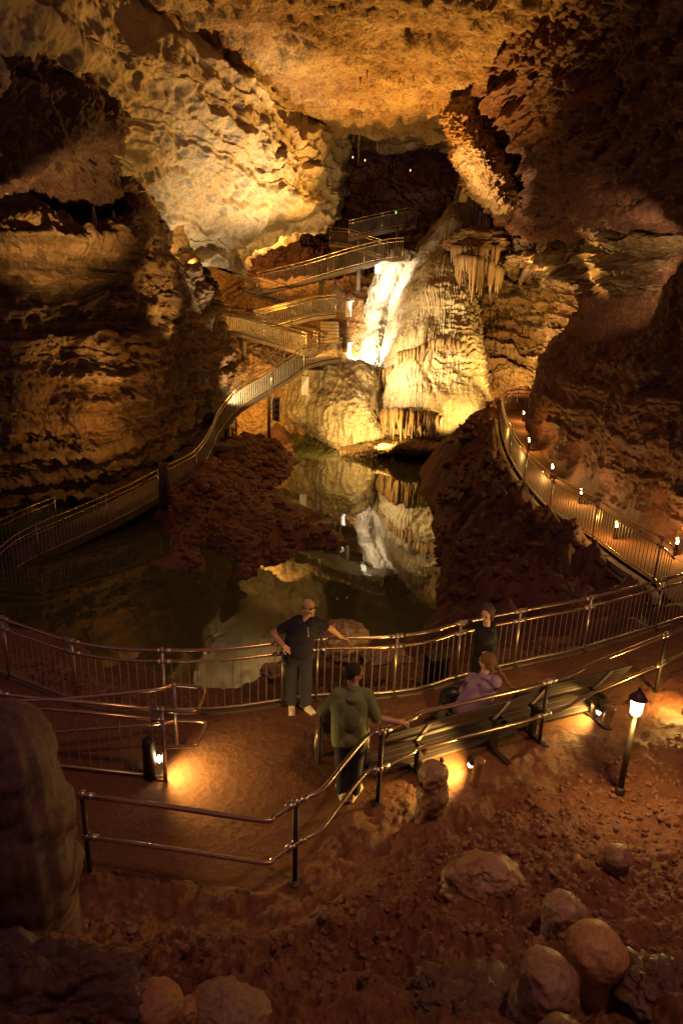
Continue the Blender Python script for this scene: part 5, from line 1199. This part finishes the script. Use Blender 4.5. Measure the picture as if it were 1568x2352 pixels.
# scattered stones: one object per patch of rubble nobody could count
def scatter(name, pts, rmin, rmax, mat, label, seed=1):
    rg = random.Random(seed); V = []; Fc = []; n = 0
    ico = bmesh.new(); bmesh.ops.create_icosphere(ico, subdivisions=2, radius=1); iv = np.array([v.co[:] for v in ico.verts]); fi = [[v.index for v in f.verts] for f in ico.faces]; ico.free()
    for p in pts:
        r = rmin + (rmax - rmin) * rg.random() ** 2.2; s = np.array([rg.uniform(.7, 1.3), rg.uniform(.6, 1.1), rg.uniform(.4, .8)]) * r
        a1, a2 = worley(iv * 1.3 + rg.uniform(0, 50), rg.randrange(99)); q = iv * (1 + .35 * (a2 - a1 - .35))[:, None] * s
        an = rg.uniform(0, 6.3); c_, s_ = math.cos(an), math.sin(an); R = np.array([[c_, -s_, 0], [s_, c_, 0], [0, 0, 1]]); tl = rg.uniform(-.5, .5); T = np.array([[1, 0, 0], [0, math.cos(tl), -math.sin(tl)], [0, math.sin(tl), math.cos(tl)]])
        V.append(q @ (R @ T).T + np.array(p) + Z * r * .1); Fc += [[i + n for i in f] for f in fi]; n += len(iv)
    me = mesh_np(name, np.concatenate(V), np.array(Fc)); return link(name, me, mat, None, smooth=False, kind='stuff', label=label)
rg = random.Random(3)
def patch(poly, n, z0, jit=0.):
    xs = [Pz(u, v, z0)[:2] for u, v in poly]; out = []
    mnx, mxx = min(x[0] for x in xs), max(x[0] for x in xs); mny, mxy = min(x[1] for x in xs), max(x[1] for x in xs); k = 0
    while len(out) < n and k < n * 40:
        k += 1; x, y = rg.uniform(mnx, mxx), rg.uniform(mny, mxy)
        if inside(np.array([x]), np.array([y]), xs)[0]: out.append((x, y, ground_z(x, y)))
    return out
scatter('rubble', patch([(480, 1090), (520, 1030), (600, 990), (665, 985), (668, 1040), (600, 1085), (520, 1110), (440, 1130)], 1100, -1.2), .06, .26, M_RUBBLE, 'pile of broken brown rubble below the footbridge', 1)
scatter('rubble', patch([(370, 1150), (470, 1100), (600, 1110), (740, 1205), (795, 1250), (680, 1290), (560, 1318), (470, 1320), (420, 1260)], 1500, -1.7), .03, .16, M_RUBBLE, 'reddish stones covering the low peninsula', 2)
scatter('gravel', patch([(-40, 1450), (372, 1540), (640, 1570), (1040, 1500), (1030, 1560), (640, 1600), (372, 1600), (-40, 1520)], 1300, -.8), .015, .09, M_RUBBLE, 'loose stones on the bank between railing and water', 3)
scatter('gravel', patch([(1000, 1900), (1250, 1760), (1568, 1650), (1568, 2352), (0, 2352), (0, 2080), (700, 2060)], 2300, .4), .005, .045, M_RUBBLE, 'small clods and gravel on the foreground slope', 4)
scatter('gravel', patch([(1010, 1050), (1130, 960), (1200, 1180), (1430, 1380), (1100, 1440), (1000, 1200)], 500, -.8), .04, .22, M_DARK, 'dark broken rock on the right bank', 5)
# stalactites under the ceiling and on the ledges
def stalactite(p, h, r, lb, seed, mat=M_CEIL, grp='small stalactites hanging from the cave ceiling'):
    rg2 = random.Random(seed); mb = MB(); k = 6
    mb.tube([np.asarray(p) + Z * .4] + [np.asarray(p) + np.array([rg2.uniform(-.02, .02), 0, -h * j / k]) for j in range(k + 1)], [r * 1.5] + [r * (1.2 - 1.12 * (j / k) ** .8) + .004 for j in range(k + 1)], 9)
    return mb.build('stalactite', mat, None, smooth=True, label=lb, cat='stalactite', group=grp)
ls = 'one of the small amber stalactites scattered over the cave ceiling'
for i in range(70):
    u = rg.uniform(720, 1010); v = rg.uniform(150, 262); p = Pz(u, v, 12.9)
    if p[1] < 37: stalactite((p[0], p[1], 12.95), rg.uniform(.08, .4), rg.uniform(.02, .05), ls, i)
for u, v, h in [(825, 295, 2.2), (868, 300, 1.6), (812, 300, 1.2), (900, 295, 1.2), (945, 300, 1.0), (760, 290, 1.0)]:
    p = P(u, v, 40); stalactite(p + Z * .6, h, .12, {825: 'longest stalactite hanging in the dark back chamber opening'}.get(u, 'dim stalactite fringe in the back chamber opening'), u, grp='stalactites in the back chamber opening')
for i, (u, v, Y) in enumerate([(1070, 165, 30), (1055, 182, 30.5), (1048, 205, 31), (1078, 150, 30), (1088, 140, 30), (1062, 178, 30.4), (1042, 215, 31.2)]):
    stalactite(P(u, v, Y), .9 - .07 * i, .10, 'dark stalactite tooth on the left rim of the upper right wall', 200 + i, M_DARK, 'stalactite teeth on the rim of the upper right wall')
for u, v, Y, h in [(218, 520, 20.6, .5), (264, 530, 21.4, .55), (162, 515, 19.8, .25)]:
    p = P(u, v, Y); mb = MB(); mb.lathe(p, [(.13, -.5), (.09, 0), (.06, h * .6), (.015, h)], 10)
    mb.build('stalagmite', M_CREAM, None, smooth=True, label={218: 'middle of three tiny stalagmites on the left ledge', 264: 'rightmost and tallest of three tiny stalagmites on the left ledge', 162: 'lowest and leftmost of three tiny stalagmites on the left ledge'}[u], cat='stalagmite', group='tiny stalagmites on the left ledge')
# ---------------------------------------------------------------- light
w = bpy.data.worlds.new('World'); SC.world = w; w.use_nodes = True
bg = w.node_tree.nodes['Background']; bg.inputs['Color'].default_value = (.64, .26, .46, 1); bg.inputs['Strength'].default_value = .15
def lamp(name, loc, tgt=None, power=100., col=(1, .62, .22), size=60, blend=.6, rad=.06):
    d = bpy.data.lights.new(name, 'SPOT' if tgt is not None else 'POINT'); d.energy = power; d.color = col; d.shadow_soft_size = rad
    o = bpy.data.objects.new(name, d); COL.objects.link(o); o.location = tuple(loc)
    if tgt is not None:
        d.spot_size = math.radians(size); d.spot_blend = blend
        v = Vector(tuple(np.asarray(tgt) - np.asarray(loc))); o.rotation_euler = v.to_track_quat('-Z', 'Y').to_euler()
    return o
AMB = (1, .46, .08); WARM = (1, .65, .26); WHITE = (1, .84, .58); YEL = (1, .57, .14)
# floods of the light boxes on the left flank
lamp('flood', P(806, 806, 34.9) + [0, -.9, 0], P(845, 800, 36), 1700, WHITE, 90)
lamp('flood', P(806, 708, 36.0) + [0, -.9, 0], P(850, 680, 37), 450, WHITE, 80)
lamp('flood', P(874, 612, 37.0) + [0, -.6, 0], P(890, 640, 37.6), 800, WHITE, 100)
# flowstone front
lamp('flood', P(650, 935, 28.0), P(980, 800, 33), 11000, WARM, 48, 1.)
for u_, p_ in ((1035, 240), (1090, 420)):
    q = P(u_, 985, 30.0); q[2] = max(q[2], ground_z(q[0], q[1]) + .25)
    lamp('flood', q, P(u_ - 5, 890, 31.6), p_, YEL, 150)
lamp('flood', P(880, 1024, 29.8), P(880, 930, 32), 600, YEL, 150)
lamp('flood', P(735, 1022, 29.0), P(750, 920, 32.4), 520, YEL, 150)
# ceiling
lamp('flood', (2.4, 29.5, 5.0), (-.6, 27.0, 13), 6000, AMB, 112, .55)
# left wall
lamp('flood', P(440, 600, 26.4), P(450, 540, 28), 60, AMB, 160)
lamp('flood', P(600, 900, 24.5), P(520, 440, 27.5), 2300, (1, .73, .38), 62, .8)
lamp('flood', P(700, 700, 26.0), P(600, 350, 29), 1800, (1, .73, .38), 60, 1.)
lamp('flood', P(700, 800, 22.0), P(480, 230, 25), 700, (1, .76, .46), 46, 1.)
lamp('flood', P(260, 760, 14.5), P(150, 535, 18), 2000, YEL, 48, .8)
lamp('flood', P(520, 860, 21.0), P(390, 710, 22.5), 1000, YEL, 36, .8)
lamp('flood', P(400, 960, 20.2), P(215, 835, 19.8), 420, YEL, 38, .8)
lamp('flood', P(300, 1000, 19.0), P(235, 950, 20.6), 170, AMB, 150)
lamp('flood', P(590, 910, 30.5), P(560, 860, 33.5), 400, AMB, 150)
lamp('flood', P(690, 760, 32.5), P(690, 700, 39), 900, AMB, 140)
lamp('flood', P(640, 600, 38.5), P(640, 480, 45), 1400, AMB, 120)
lamp('flood', P(520, 930, 27.0), P(680, 720, 37), 3000, WARM, 60, .9)
# right
lamp('flood', P(1180, 880, 31.0), P(1160, 720, 37), 1000, YEL, 130)
lamp('flood', P(1220, 630, 33.2), P(1225, 590, 35.5), 260, YEL, 150)
lamp('flood', P(1400, 620, 17.5), P(1480, 590, 22), 900, WARM, 62, .8)
lamp('flood', P(1300, 640, 26.5), P(1400, 580, 26), 300, YEL, 130)
lamp('flood', P(960, 520, 28), P(1120, 410, 30), 1500, WARM, 56)
# path lamps
for p, wm, u in PL:
    lamp('path_bulb', p + Z * .12 + np.array([-.08, -.05, 0]), None, 55 if not wm else 50, AMB if wm else YEL, rad=.03)
lamp('lantern_bulb', LAN - Z * .16 + np.array([-.0, -.10, 0]), None, 36, YEL, rad=.05)
for p in BL: lamp('bollard_bulb', p + np.array([-.06, .05, .05]), p + np.array([-.75, .25, -.22]), 110, (1, .55, .12), 165, .6, .03)
lamp('bollard_bulb', LRIGHT, None, 40, (1, .55, .12), rad=.03)
lamp('left_bulb', LLEFT + np.array([.08, .0, .06]), LLEFT + np.array([.8, .0, -.35]), 100, (1, .58, .15), 155, .7, .03)
# added fill lamp, unseen high above the platform, to brighten floor and people
lamp('platform_fill', (3.5, 3.0, 11.0), (1.5, 8.2, 0), 1250, (1, .46, .20), 76, 1., .4)
